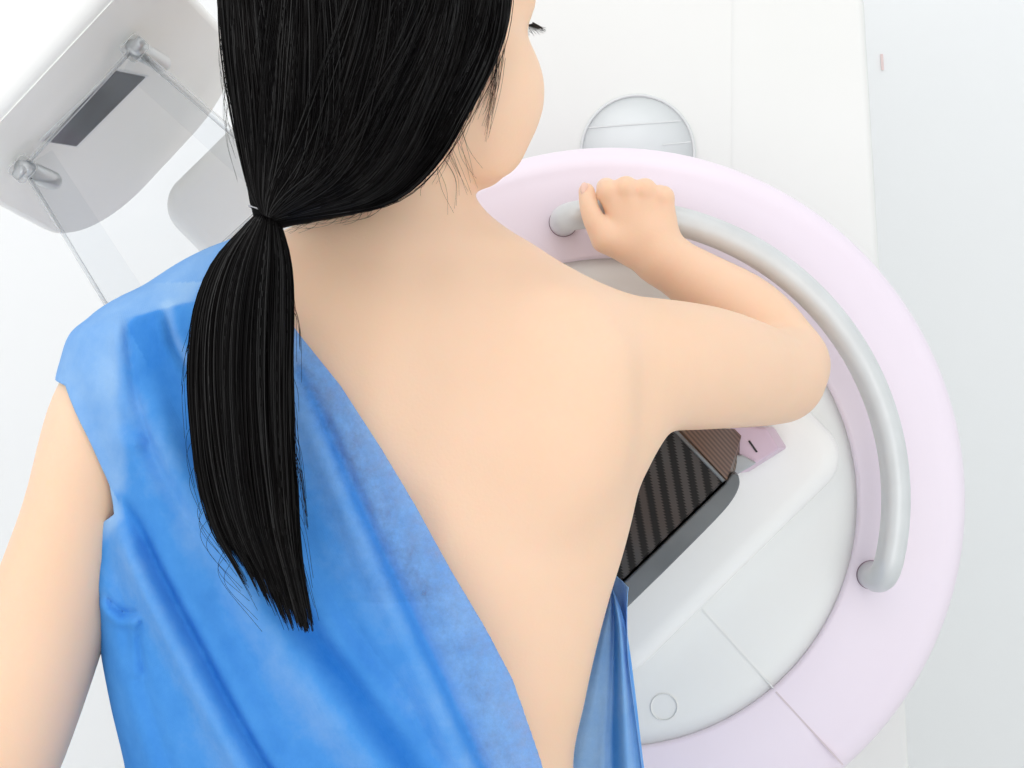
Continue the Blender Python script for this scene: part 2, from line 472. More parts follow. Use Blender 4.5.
# light edge line along the top corner of the plate
bm = tube_bm([K1 - dd * .0005, K2 - dd * .0005], .0016, 8)
bm_obj('edge_trim', bm, M_edge, detector)
# grey rail under the plate, rounded towards the end
rail = []
outn = edge_t.normalized()
dl = (K3 - K2)
pr = [(-.004, 0.0), (-.0105, .004), (-.0125, .011), (-.011, .018), (0, .0235), (.05, .0262), (.12, .0262)]
P_in = [K2 + dl.normalized() * s for s in (-.004, .12 * 1, dl.length)]
dn = dl.normalized()
ctl = [(-.0005, .0), (-.0085, -.0006), (-.0105, .002), (-.0095, .0065), (-.004, .0115), (.008, .0155), (.030, .0175), (.09, .0185)]
ctl = [tuple(v) for v in smooth_path(np.array(ctl), 4)]
poly = [K2 + dn * a_ + outn * b_ for a_, b_ in ctl] + [K3 + outn * .0185, K3 + outn * .0008, K2 + dn * .002 + outn * .0008]
poly = [p + dd * .003 for p in poly]
bm = prism_bm(poly, Vector((.004, .035, 0)))
bm_obj('support_rail', bm, M_greyrail, detector, bevel=.0025, seg=3, angle=40)
# mauve bracket with a slot, and a grey block behind the cheek
DP = 1.60
poly = [W(730, 425, DP), W(766, 428, DP), W(779, 449, DP), W(741, 473, DP), W(728, 473, DP)]
br = bm_obj('bracket', prism_bm(poly, (0.012, .03, 0)), M_pink2, detector, smooth=False, bevel=.002)
poly = [W(748, 441, DP - .001), W(750, 440.5, DP - .001), W(758, 452, DP - .001), W(756, 452.5, DP - .001)]
bm_obj('slot', prism_bm(poly, (0, .004, 0)), M_dark, br, smooth=False)
poly = [W(724, 455, DP - .008), W(742, 455, DP - .008), W(757, 463, DP - .008), W(733, 477, DP - .008), W(722, 477, DP - .008)]
bm_obj('clamp_block', prism_bm(poly, (0.004, .03, 0)), M_greyplastic, detector, smooth=False, bevel=.002)

# tube head, upper left
# underside plane spans A (near-left) .. B (near-right); recedes along the depth
NL = W(-64, 178, 1.38); NR = W(152, -54, 1.38)
au = (NR - NL).normalized()
hd = (W(120, 212, 1.68) - NL).normalized()
hd = (hd - au * hd.dot(au)).normalized()
hn = au.cross(hd).normalized()           # away from the patient space
if hn.x > 0: hn = -hn
wid = (NR - NL).length; dep = .315
HCc = NL.lerp(NR, .5) + hd * (dep / 2)
pts = [HCc + au * p[0] + hd * p[1] for p in rounded_rect(wid, dep, .05, seg=12, rs=[.09, .085, .04, .04])]
bm = bmesh.new()
rings = []
steps = [(0.0, .93), (.004, .965), (.012, .99), (.025, 1.0), (.20, 1.0), (.215, .97), (.222, .9)]
for h, s in steps:
    rings.append([bm.verts.new(HCc + (p - HCc) * s + hn * h) for p in pts])
for a, b in zip(rings, rings[1:]):
    for k in range(len(a)):
        bm.faces.new((a[k], a[(k+1) % len(a)], b[(k+1) % len(a)], b[k]))
bm.faces.new(rings[0][::-1]); bm.faces.new(rings[-1])
head = bm_obj('tube_head', bm, M_white2, machine, smooth=True)
def on_under(px_, py_, lift=.001):
    """point of the underside plane seen along pixel (px_,py_)"""
    o = Vector((0, 0, CZ)); d = (W(px_, py_, 1.0) - o)
    t = (HCc - o).dot(hn) / d.dot(hn)
    return o + d * t - hn * lift
pl = [HCc + (p - HCc) * .925 - hn * .0012 for p in pts]
bm_obj('underside_panel', prism_bm(pl, hn * .003), M_under, head, smooth=False)
# dark collimator window with a pale frame
q = [(38, 139), (113, 66), (147, 74), (76, 146)]
bm_obj('window_frame', prism_bm([on_under(*p, lift=.0022) for p in q], hn * .002), M_slotframe, head, smooth=False)
q = [(42, 139), (114, 69), (143, 75), (74, 144)]
bm_obj('collimator_window', prism_bm([on_under(*p, lift=.0030) for p in q], hn * .002), M_slot, head, smooth=False)
# face shield of clear acrylic hung on two hinges
SA = on_under(13, 158, .012); SB = on_under(124, 38, .012)
DS = 1.50
SC_ = W(290, 182, DS); SD = W(124, 334, DS)
shield = bpy.data.objects.new('face_shield', None)
bm = bmesh.new()
nrm = (SB - SA).cross(SD - SA).normalized()
if nrm.y > 0: nrm = -nrm
shield = bm_obj('face_shield', prism_bm([SA, SB, SC_, SD], nrm * .003), M_acr, machine, smooth=False)
# side flanges bent back
for (a, b, s) in ((SA, SD, (SB - SA).normalized() * .030 + Vector((0, .035, 0))), (SB, SC_, -(SB - SA).normalized() * .026 + Vector((0, .03, 0)))):
    off = Vector(s)
    bm_obj('side_flange', prism_bm([a, b, b + off, a + off * .8], nrm * .0025), M_acr, shield, smooth=False)
def rod(a, b, r, nm, m=M_acre):
    bm_obj(nm, tube_bm([a, b], r, 12), m, shield)
rod(SA, SD, .0018, 'side_edge'); rod(SB, SC_, .0032, 'side_edge'); rod(SD, SC_, .0016, 'bottom_edge'); rod(SA, SB, .0020, 'top_edge')
rod(SA + nrm * .004 + (SB - SA) * .1, SB + nrm * .004 - (SB-SA)*.05, .0014, 'top_edge')
for (p, s) in ((SA, 1), (SB, -1)):
    ax = (hd * .9 + Vector((.35, 0, -.1))).normalized()
    bm_obj('hinge_pin', tube_bm([p - ax * .005, p + ax * .005, p + ax * .036, p + ax * .040], [.005, .0078, .0078, .006], 20), M_hinge, shield)
    bm = rrect_prism(p + nrm * .003, (SB - SA).normalized(), (SB - SA).normalized().cross(nrm), nrm, .020, .017, .007, .004)
    bm_obj('hinge_clip', bm, M_acre, shield, bevel=.001)
    bm = rrect_prism(p - (SB - SA).normalized() * .004 * s + nrm * .001, (SB - SA).normalized(), (SB - SA).normalized().cross(nrm), nrm, .012, .008, .006, .003)
    bm_obj('hinge_plate', bm, M_hinge, shield)

# small faint mark on the far wall
bm = prism_bm([W(880.5, 54, 2.597), W(883, 54, 2.597), W(884, 70, 2.597), W(881.5, 70, 2.597)], (0, .002, 0))
mk = bm_obj('wall_marker', bm, M_red, None, smooth=False)
mk['label'] = 'tiny faint red mark on the grey wall, top right'; mk['category'] = 'marker'

# ------------------------------------------------------------------ implicit surfaces
def axis(segs):
    out = [segs[0][0]]
    for a, b, h in segs:
        n = max(1, int(round((b - a) / h)))
        out += list(np.linspace(a, b, n + 1)[1:])
    return np.array(out, dtype=np.float32)

class Field:
    def __init__(s, xs, ys, zs):
        s.x, s.y, s.z = xs, ys, zs
        s.a = np.full((len(xs), len(ys), len(zs)), 0.06, np.float32)
    def block(s, lo, hi):
        sl = []
        for ax, l, h in zip((s.x, s.y, s.z), lo, hi):
            i = max(0, np.searchsorted(ax, l) - 1); j = min(len(ax), np.searchsorted(ax, h) + 1)
            sl.append(slice(i, max(i, j)))
        return tuple(sl)
    def coords(s, sl):
        return (s.x[sl[0]][:, None, None], s.y[sl[1]][None, :, None], s.z[sl[2]][None, None, :])
    def union(s, fn, lo, hi, k=.01, pad=.06):
        sl = s.block([v - pad for v in lo], [v + pad for v in hi])
        if any(q.start >= q.stop for q in sl): return
        d = fn(*s.coords(sl)).astype(np.float32)
        a = s.a[sl]
        h = np.maximum(k - np.abs(a - d), 0) / k
        s.a[sl] = np.minimum(a, d) - h * h * k * .25
    def subtract(s, fn, lo, hi, k=.004, pad=.03):
        sl = s.block([v - pad for v in lo], [v + pad for v in hi])
        d = -fn(*s.coords(sl)).astype(np.float32)
        a = s.a[sl]
        h = np.maximum(k - np.abs(a - d), 0) / k
        s.a[sl] = np.maximum(a, d) + h * h * k * .25
    def capsule(s, A, B, ra, rb, k=.01, op='union', flat=None):
        A = np.array(A, float); B = np.array(B, float); ba = B - A; L2 = float(ba @ ba)
        R = max(ra, rb)
        def fn(X, Y, Z):
            h = np.clip(((X - A[0]) * ba[0] + (Y - A[1]) * ba[1] + (Z - A[2]) * ba[2]) / L2, 0, 1)
            dx = X - A[0] - h * ba[0]; dy = Y - A[1] - h * ba[1]; dz = Z - A[2] - h * ba[2]
            return np.sqrt(dx*dx + dy*dy + dz*dz) - (ra + (rb - ra) * h)
        getattr(s, op)(fn, np.minimum(A, B) - R, np.maximum(A, B) + R, k)
    def chain(s, pts, rads, k=.01, sub=None):
        q = np.array([list(p) + [r] for p, r in zip(pts, rads)], float)
        R = q[:, 3].max()
        sub = sub or (5 if R > .02 else 2)
        if len(q) > 2: q = smooth_path(q, sub)
        def fn(X, Y, Z):
            out = None
            for A, B in zip(q[:-1], q[1:]):
                ba = B[:3] - A[:3]; L2 = float(ba @ ba) + 1e-12
                h = np.clip(((X - A[0]) * ba[0] + (Y - A[1]) * ba[1] + (Z - A[2]) * ba[2]) / L2, 0, 1)
                d = np.sqrt((X - A[0] - h * ba[0])**2 + (Y - A[1] - h * ba[1])**2 + (Z - A[2] - h * ba[2])**2) - (A[3] + (B[3] - A[3]) * h)
                out = d if out is None else np.minimum(out, d)
            return out
        s.union(fn, q[:, :3].min(0) - R, q[:, :3].max(0) + R, k)
    def ellipsoid(s, C, R, k=.01, M=None, op='union'):
        C = np.array(C, float); R = np.array(R, float)
        M = np.eye(3) if M is None else np.array(M, float)   # rows: local axes
        m = R.max()
        def fn(X, Y, Z):
            d = [X - C[0], Y - C[1], Z - C[2]]
            l = [(d[0]*M[i, 0] + d[1]*M[i, 1] + d[2]*M[i, 2]) for i in range(3)]
            k0 = np.sqrt(sum((l[i]/R[i])**2 for i in range(3)))
            k1 = np.sqrt(sum((l[i]/R[i]**2)**2 for i in range(3))) + 1e-9
            return k0 * (k0 - 1) / k1
        getattr(s, op)(fn, C - m, C + m, k)
    def mesh(s):
        a = s.a; ins = a < 0
        nx, ny, nz = a.shape
        c = np.zeros((nx-1, ny-1, nz-1), np.uint8)
        for i in (0, 1):
            for j in (0, 1):
                for k in (0, 1):
                    c += ins[i:nx-1+i, j:ny-1+j, k:nz-1+k]
        act = (c > 0) & (c < 8)
        I, J, K = np.nonzero(act)
        idx = np.full(act.shape, -1, np.int32); idx[I, J, K] = np.arange(len(I))
        P = np.zeros((len(I), 3)); cnt = np.zeros(len(I))
        X = [s.x, s.y, s.z]
        corners = [(0,0,0),(1,0,0),(0,1,0),(1,1,0),(0,0,1),(1,0,1),(0,1,1),(1,1,1)]
        for p in range(8):
            for q in range(p+1, 8):
                cp, cq = corners[p], corners[q]
                if sum(abs(u-v) for u, v in zip(cp, cq)) != 1: continue
                va = a[I+cp[0], J+cp[1], K+cp[2]]; vb = a[I+cq[0], J+cq[1], K+cq[2]]
                m = (va < 0) != (vb < 0)
                t = np.where(m, va / np.where(m, va - vb, 1), 0)
                for ax, II in enumerate((I, J, K)):
                    pa = X[ax][II + cp[ax]]; pb = X[ax][II + cq[ax]]
                    P[:, ax] += np.where(m, pa + (pb - pa) * t, 0)
                cnt += m
        P /= cnt[:, None]
        faces = []
        # x edges
        def emit(axis_):
            if axis_ == 0:
                A = ins[:-1, 1:-1, 1:-1]; B = ins[1:, 1:-1, 1:-1]
                i, j, k = np.nonzero(A != B); j = j + 1; k = k + 1; s_ = ins[i, j, k]
                f = np.stack([idx[i, j-1, k-1], idx[i, j, k-1], idx[i, j, k], idx[i, j-1, k]], 1)
            elif axis_ == 1:
                A = ins[1:-1, :-1, 1:-1]; B = ins[1:-1, 1:, 1:-1]
                i, j, k = np.nonzero(A != B); i = i + 1; k = k + 1; s_ = ins[i, j, k]
                f = np.stack([idx[i-1, j, k-1], idx[i-1, j, k], idx[i, j, k], idx[i, j, k-1]], 1)
            else:
                A = ins[1:-1, 1:-1, :-1]; B = ins[1:-1, 1:-1, 1:]
                i, j, k = np.nonzero(A != B); i = i + 1; j = j + 1; s_ = ins[i, j, k]
                f = np.stack([idx[i-1, j-1, k], idx[i, j-1, k], idx[i, j, k], idx[i-1, j, k]], 1)
            f[~s_] = f[~s_][:, ::-1]
            faces.append(f)
        for ax in range(3): emit(ax)
        return P, np.concatenate(faces)

def lap_smooth(P, Fq, it=2, lam=.5, mask=None):
    P = P.copy()
    E = np.concatenate([Fq[:, [0, 1]], Fq[:, [1, 2]], Fq[:, [2, 3]], Fq[:, [3, 0]]])
    E = np.concatenate([E, E[:, ::-1]])
    n = len(P); deg = np.bincount(E[:, 0], minlength=n).astype(float); deg[deg == 0] = 1
    for _ in range(it):
        S = np.stack([np.bincount(E[:, 0], weights=P[E[:, 1], a], minlength=n) for a in range(3)], 1) / deg[:, None]
        d = (S - P) * lam
        if mask is not None: d *= mask[:, None]
        P += d
    return P

# torso slices: py, left, right, half depth, centre depth
TS = [
 (196, 345, 462, .050, 1.372),
 (215, 335, 474, .053, 1.372),
 (232, 298, 497, .058, 1.374),
 (246, 255, 524, .063, 1.377),
 (262, 215, 548, .069, 1.380),
 (280, 168, 582, .077, 1.384),
 (300, 122, 618, .085, 1.388),
 (325, 90, 636, .093, 1.392),
 (360, 88, 645, .100, 1.396),
 (400, 100, 642, .106, 1.400),
 (440, 115, 646, .110, 1.402),
 (500, 140, 636, .112, 1.403),
 (550, 155, 624, .110, 1.402),
 (600, 168, 609, .106, 1.400),
 (650, 180, 596, .102, 1.398),
 (700, 190, 585, .099, 1.395),
 (768, 195, 573, .099, 1.395),
 (850, 180, 585, .108, 1.395),
 (950, 158, 610, .118, 1.395),
 (1020, 152, 622, .118, 1.398),
 (1080, 156, 618, .105, 1.400),
 (1130, 170, 606, .085, 1.400),
]
def slices(TS):
    T = np.array(TS, float)
    fine = smooth_path(T, 6)
    z = CZ + (384 - fine[:, 0]) / F * 1.385
    cx = ((fine[:, 1] + fine[:, 2]) / 2 - 512) / F * fine[:, 4]
    a = (fine[:, 2] - fine[:, 1]) / 2 / F * fine[:, 4]
    o = np.argsort(z)
    return z[o], cx[o], a[o], fine[o, 3], fine[o, 4]
SZ, SCX, SA_, SB_, SCY = slices(TS)
def torso_fn(grow=0.0, n=2.35, tab=None):
    z_, cx_, a_, b_, cy_ = tab or (SZ, SCX, SA_, SB_, SCY)
    def fn(X, Y, Z):
        zz = np.clip(Z, z_[0], z_[-1])
        cx = np.interp(zz, z_, cx_); a = np.interp(zz, z_, a_) + grow
        b = np.interp(zz, z_, b_) + grow; cy = np.interp(zz, z_, cy_)
        u = np.abs((X - cx) / a); v = np.abs((Y - cy) / b)
        r = (u**n + v**n + 1e-9)**(1/n)
        g = np.sqrt((u**(n-1) / a)**2 + (v**(n-1) / b)**2 + 1e-9) / np.maximum(r, .05)**(n-1)
        d = (r - 1) / np.maximum(g, 1.0 / np.maximum(a, b))
        dz = np.maximum(Z - z_[-1], 0) + np.maximum(z_[0] - Z, 0)
        return np.where(dz > 0, np.sqrt(np.maximum(d, 0)**2 + dz**2) + np.minimum(d, 0)*0, d)
    return fn

# ---- body
hx0 = W(575, 0, 1.6).x; hx1 = W(690, 0, 1.6).x
hz0 = W(0, 290, 1.6).z; hz1 = W(0, 170, 1.6).z
xs = axis([(-.56, -.42, .004), (-.42, hx0, .003), (hx0, hx1, .0015), (hx1, .30, .003)])
ys = axis([(1.10, 1.24, .005), (1.24, 1.56, .003), (1.56, 1.665, .0015)])
zs = axis([(-.01, .12, .004), (.12, .98, .008), (.98, hz0, .003), (hz0, hz1, .0015), (hz1, 1.80, .003)])
fld = Field(xs, ys, zs)
fld.union(torso_fn(), (-.40, 1.22, SZ[0]), (.17, 1.55, SZ[-1]), .01, pad=.05)

# head frame
EYE = W(409, 15, 1.335)
yawh = math.radians(50)
Fh = Vector((math.sin(yawh), math.cos(yawh), -.10)).normalized()
Rh = Vector((math.cos(yawh), -math.sin(yawh), .0)).normalized()
Uh = Rh.cross(Fh).normalized()
# lean of the head
def H(r, f, u): return EYE + Rh * r + Fh * f + Uh * u
MH = np.array([list(Rh), list(Fh), list(Uh)])
def hell(p, R, k=.02, op='union'): fld.ellipsoid(H(*p), R, k, MH, op)
# neck
fld.chain([W(398, 262, 1.378), W(404, 200, 1.368), W(412, 110, 1.355)], [.058, .047, .046], .022)
# trapezius slope
fld.chain([W(414, 224, 1.365), W(512, 288, 1.375), W(592, 348, 1.38)], [.036, .034, .041], .02)
fld.chain([W(400, 222, 1.365), W(270, 292, 1.375), W(145, 366, 1.375)], [.036, .034, .042], .02)
hell((0, -.030, .040), (.074, .090, .082), .01)
hell((0, .025, -.020), (.060, .062, .075), .03)
hell((0, .030, -.062), (.050, .054, .046), .02)      # jaw
hell((0, .078, -.099), (.020, .019, .018), .012)
hell((.021, .066, -.091), (.022, .028, .022), .010); hell((-.021, .066, -.091), (.022, .028, .022), .010)
hell((.031, .062, -.074), (.022, .026, .028), .02); hell((-.031, .062, -.074), (.022, .026, .028), .02)       # chin
hell((.041, .053, -.042), (.027, .036, .038), .025)   # cheeks
hell((-.040, .050, -.036), (.027, .036, .040), .025)
hell((.036, .062, -.055), (.020, .024, .024), .03)
hell((0, .074, .030), (.050, .020, .034), .03)        # brow
fld.capsule(H(0, .088, .004), H(0, .110, -.036), .007, .010, .012)   # nose
hell((.010, .102, -.040), (.007, .009, .007), .006); hell((-.010, .102, -.040), (.007, .009, .007), .006)
hell((0, .090, -.064), (.022, .010, .006), .006); hell((0, .089, -.072), (.019, .010, .006), .006)
fld.subtract(lambda X, Y, Z: np.sqrt((X - H(.032, .098, 0)[0])**2 + (Y - H(.032, .098, 0)[1])**2 + (Z - H(.032, .098, 0)[2])**2) - .013, H(.032, .098, 0), H(.032, .098, 0), .012)
fld.subtract(lambda X, Y, Z: np.sqrt((X - H(-.032, .098, 0)[0])**2 + (Y - H(-.032, .098, 0)[1])**2 + (Z - H(-.032, .098, 0)[2])**2) - .013, H(-.032, .098, 0), H(-.032, .098, 0), .012)
for sx in (1, -1):                                    # ears
    hell((sx * .068, -.010, -.012), (.007, .016, .028), .008)
    hell((sx * .066, -.002, -.044), (.006, .009, .011), .006)

# back modelling: shoulder blades, spine furrow
fld.ellipsoid(W(560, 400, 1.325), (.050, .030, .075), .05)
fld.ellipsoid(W(225, 410, 1.33), (.045, .028, .07), .04)
# chest
fld.ellipsoid(W(500, 500, 1.475), (.062, .045, .06), .04)
fld.ellipsoid(W(270, 500, 1.475), (.062, .045, .06), .04)
sp = [W(425, 270, 1.285), W(415, 380, 1.268), W(405, 520, 1.262), W(402, 640, 1.268), W(398, 768, 1.27)]
for a, b in zip(sp, sp[1:]):
    fld.capsule(a, b, .010, .010, .035, op='subtract')

# right arm reaching to the handle
S = W(612, 362, 1.385); E = W(786, 374, 1.540)
fld.chain([W(590, 362, 1.380), W(640, 364, 1.405), W(708, 368, 1.465), W(762, 376, 1.525), W(778, 377, 1.548)], [.052, .0525, .0500, .0425, .0395], .018)
fld.chain([W(780, 374, 1.552), W(783, 353, 1.582), W(748, 316, 1.592), W(700, 283, 1.590), W(660, 257, 1.586)], [.036, .0335, .0345, .028, .0222], .012)
fld.ellipsoid(W(802, 366, 1.572), (.020, .022, .022), .02)

fld.ellipsoid(W(628, 415, 1.385), (.020, .03, .028), .04)     # back of armpit

# right hand: palm in front of the tube, fingers over it
def hand(wr, palm_pts, fingers, thumb, k=.004):
    pass
def finger(F_, pts, rads):
    F_.chain(pts, rads, .003)
Kn = [(608, 191, 1.579), (626, 188, 1.577), (645, 190, 1.578), (663, 197, 1.580)]
# metacarpals
for i, (kx, ky, kd) in enumerate(Kn):
    b = W(640 + i * 9 - 4, 243 + i * 2, 1.586)
    fld.capsule(b, W(kx + (1.5 if i == 0 else 0), ky + 4, kd), .0140, .0098, .006)
fld.ellipsoid(W(642, 224, 1.585), (.026, .013, .024), .010)
fld.chain([W(660, 256, 1.586), W(650, 240, 1.585)], [.0225, .021], .012)
YH = DH
for i, (kx, ky, kd) in enumerate(Kn):
    r = [.0086, .0090, .0088, .0078][i]
    hc2 = W(kx, 500 - math.sqrt(287**2 - (kx - 612)**2), DH)
    k0 = W(kx, ky, kd)
    x = k0.x
    z0 = hc2.z
    pip = Vector((x + .001, DH + .014, z0 + .0240 - i * .0005))
    dip = Vector((x + .001, DH + .0250, z0 + .003))
    tip = Vector((x + .001, DH + .0185, z0 - .0150))
    fld.capsule(k0, pip, r + .0008, r, .0035)
    fld.capsule(pip, dip, r, r - .0008, .003)
    fld.capsule(dip, tip, r - .0008, r - .0016, .003)
    fld.ellipsoid(W(kx, ky - 1, kd - .001), (.0078, .0085, .0075), .006)
# thumb along the front of the tube
fld.chain([W(632, 248, 1.586), W(606, 238, 1.580)], [.0160, .0135], .010)
fld.chain([W(606, 238, 1.580), W(595, 222, 1.579), W(589, 207, 1.581), W(586.5, 191, 1.588)], [.0130, .0100, .0084, .0072], .0025)
fld.subtract(lambda X, Y, Z: 0 * X + 0 * Y + 0 * Z + 1.0, (0, 0, 0), (0, 0, 0))
# bite the finger material out where the tube runs (contact surface)
P = np.array([list(hp(a)) for a in np.linspace(106, 70, 10)])
for a, b in zip(P, P[1:]):
    fld.capsule(a, b, rt - .0006, rt - .0006, .001, op='subtract')

# left arm hanging
fld.chain([W(136, 385, 1.38), W(110, 430, 1.375), W(79, 520, 1.365), W(47, 620, 1.36), W(10, 740, 1.36), W(-20, 830, 1.365)],
          [.051, .049, .0435, .0460, .043, .036], .015)
fld.chain([W(-20, 830, 1.365), W(-15, 900, 1.375), W(0, 1010, 1.40), W(10, 1080, 1.42)], [.036, .037, .029, .022], .02)
lw = W(10, 1080, 1.42)
fld.ellipsoid(lw + Vector((.002, .008, -.045)), (.016, .036, .045), .02)
for i in range(4):
    yo = -.022 + i * .0155; ln = [.030, .034, .032, .025][i]
    b0 = lw + Vector((.004, .008 + yo, -.075)); b1 = b0 + Vector((.008, 0, -ln)); b2 = b1 + Vector((.016, 0, -ln * .7))
    fld.chain([b0, b1, b2], [.0095, .0085, .007], .003)
fld.chain([lw + Vector((.004, .03, -.02)), lw + Vector((.016, .05, -.05)), lw + Vector((.02, .052, -.078))], [.014, .011, .008], .008)

# pelvis and legs down to the floor
for sx, hipx, kx, fx in ((-1, W(275, 0, 1.4).x, W(285, 0, 1.4).x, W(290, 0, 1.4).x), (1, W(500, 0, 1.4).x, W(490, 0, 1.4).x, W(488, 0, 1.4).x)):
    fld.chain([(hipx, 1.40, .80), (kx, 1.405, .46), (kx, 1.385, .32), (fx, 1.39, .085)], [.088, .056, .052, .034], .03)
    fld.ellipsoid((fx, 1.42, .032), (.038, .10, .030), .03)
    for i in range(5):
        tx = fx + sx * (-.026 + i * .0125); ty = 1.512 - i * .006
        fld.capsule((tx, ty - .03, .014), (tx, ty, .011), .012, .010 if i else .0125, .003)
fld.union(lambda X, Y, Z: np.sqrt(((X + .1)/.16)**2 + ((Y-1.335)/.09)**2 + ((Z-.87)/.11)**2) * .09 - .09, (-.3, 1.22, .75), (.1, 1.45, 1.0), .04)

bv, bf = fld.mesh()
bv = lap_smooth(bv, bf, 3, .5)
# keep the tiny toes above ground
bv[:, 2] = np.maximum(bv[:, 2], 0.0005)
person = bpy.data.objects.new('person', None); COL.objects.link(person)
person.location = (W(385, 0, 1.40).x, 1.40, 0)
person['label'] = 'person with a long black ponytail and open blue gown gripping the silver handle'
person['category'] = 'person'
body = mesh_obj('body', bv, bf, M_skin, person)
del fld
body['label'] = 'bare back and raised right arm'

from mathutils.bvhtree import BVHTree
# eyes, brows, lashes, lips
def sphere_bm(c, r, seg=24):
    bm = bmesh.new(); bmesh.ops.create_uvsphere(bm, u_segments=seg, v_segments=seg // 2, radius=r, matrix=Matrix.Translation(c)); return bm
for sx in (1, -1):
    ey = bm_obj('eye', sphere_bm(H(sx * .032, .074, 0), .0125), M_eye, body)
    bm_obj('iris', sphere_bm(H(sx * .032, .0815, 0), .0062), M_lash, ey)
lb = bmesh.new()
for k in range(22):
    s = k / 21
    ang = -.9 + 1.9 * s
    base = H(.030 + .0135 * math.sin(ang) + .004, .077 + .0105 * math.cos(ang) - .001, +.0075 - .0025 * abs(s - .5))
    out = (Rh * math.sin(ang) * 1.1 + Fh * math.cos(ang)).normalized()
    L0 = .008 + .004 * s
    pth = [base, base + out * L0 * .5 - Uh * .003, base + out * L0 * .9 + Uh * (-.0065 + .0012 * (k % 3))]
    tube_bm(pth, [.00045, .0003, .00012], 5, bm=lb)
bm_obj('eyelashes', lb, M_lash, body)
for sx in (1, -1):
    bm_obj('eyebrow', tube_bm([H(sx * .014, .092, .020), H(sx * .030, .090, .026), H(sx * .048, .074, .021)], [.002, .0025, .001], 8), M_lash, body)
lb = bmesh.new()
bmesh.ops.create_uvsphere(lb, u_segments=20, v_segments=10, radius=1, matrix=Matrix.LocRotScale(H(0, .094, -.068), Matrix((Rh, Fh, Uh)).transposed().to_quaternion(), Vector((.022, .0085, .0075))))
bm_obj('lips', lb, M_lip, body)
# thumb nail
lb = bmesh.new()
tn = W(584.5, 189, 1.5815)
bmesh.ops.create_uvsphere(lb, u_segments=16, v_segments=8, radius=1, matrix=Matrix.Translation(tn) @ Matrix.Rotation(.5, 4, 'Z') @ Matrix.Diagonal((.0042, .0022, .0060, 1)))
bm_obj('fingernail', lb, M_nail, body)

# ------------------------------------------------------------------ hair
TIE = W(268, 214, 1.262)
hf = Field(axis([(-.26, .10, .003)]), axis([(1.16, 1.46, .003)]), axis([(1.36, 1.76, .003)]))
hf.ellipsoid(H(0, -.032, .035), (.088, .104, .098), .01, MH)
hf.ellipsoid(H(-.012, -.065, -.030), (.084, .062, .085), .05, MH)
hf.chain([W(375, 30, 1.285), W(362, 120, 1.275), W(335, 168, 1.268), W(272, 213, 1.262)], [.100, .062, .040, .011], .03)
hf.chain([W(320, 0, 1.29), W(300, 90, 1.275), W(278, 170, 1.265), W(268, 212, 1.262)], [.068, .047, .024, .010], .03)
hf.chain([W(440, 20, 1.30), W(425, 90, 1.288), W(398, 145, 1.285), W(340, 190, 1.275), W(280, 215, 1.264)], [.050, .042, .034, .022, .010], .03)
# front hairline: cut plane
p0 = W(489, 70, 1.27); p1 = W(512, -10, 1.27)
sd = (p1 - p0).normalized()
nn = Vector((sd.z, 0.40, -sd.x)).normalized()
def cut(X, Y, Z): return -((X - p0.x) * nn.x + (Y - p0.y) * nn.y + (Z - p0.z) * nn.z)
sl = (slice(None),) * 3
d = -cut(*hf.coords(sl)).astype(np.float32)
hf.a = np.maximum(hf.a, d)
for (qa, qb) in (((495, 60), (449, 142)), ((459, 125), (395, 204)), ((433, 178), (327, 224)), ((389, 205), (272, 226))):
    A_ = W(qa[0], qa[1], 1.27); B_ = W(qb[0], qb[1], 1.27); s_ = (B_ - A_).normalized()
    m_ = Vector((-s_.z, .25, s_.x)).normalized()
    if m_.x < 0: m_ = Vector((-m_.x, m_.y, -m_.z))
    XX, YY, ZZ = hf.coords(sl)
    dc = ((XX - A_.x) * m_.x + (YY - A_.y) * m_.y + (ZZ - A_.z) * m_.z).astype(np.float32)
    hf.a = np.maximum(hf.a, dc)
for (qa, qb) in (((222, 20), (229, 80)), ((229, 80), (240, 140)), ((240, 140), (259, 214))):
    A_ = W(qa[0], qa[1], 1.27); B_ = W(qb[0], qb[1], 1.27); s_ = (B_ - A_).normalized()
    m_ = Vector((-s_.z, .1, s_.x)).normalized()
    if m_.x > 0: m_ = Vector((-m_.x, m_.y, -m_.z))
    XX, YY, ZZ = hf.coords(sl)
    dc = ((XX - A_.x) * m_.x + (YY - A_.y) * m_.y + (ZZ - A_.z) * m_.z).astype(np.float32)
    hf.a = np.maximum(hf.a, dc)
hv, hfc = hf.mesh()
hv = lap_smooth(hv, hfc, 4, .5)
hair = mesh_obj('hair', hv, hfc, M_hairbase, person)
hair['label'] = 'long straight black hair gathered low on the left'
hbvh = BVHTree.FromPolygons([Vector(v) for v in hv.tolist()], hfc.tolist())

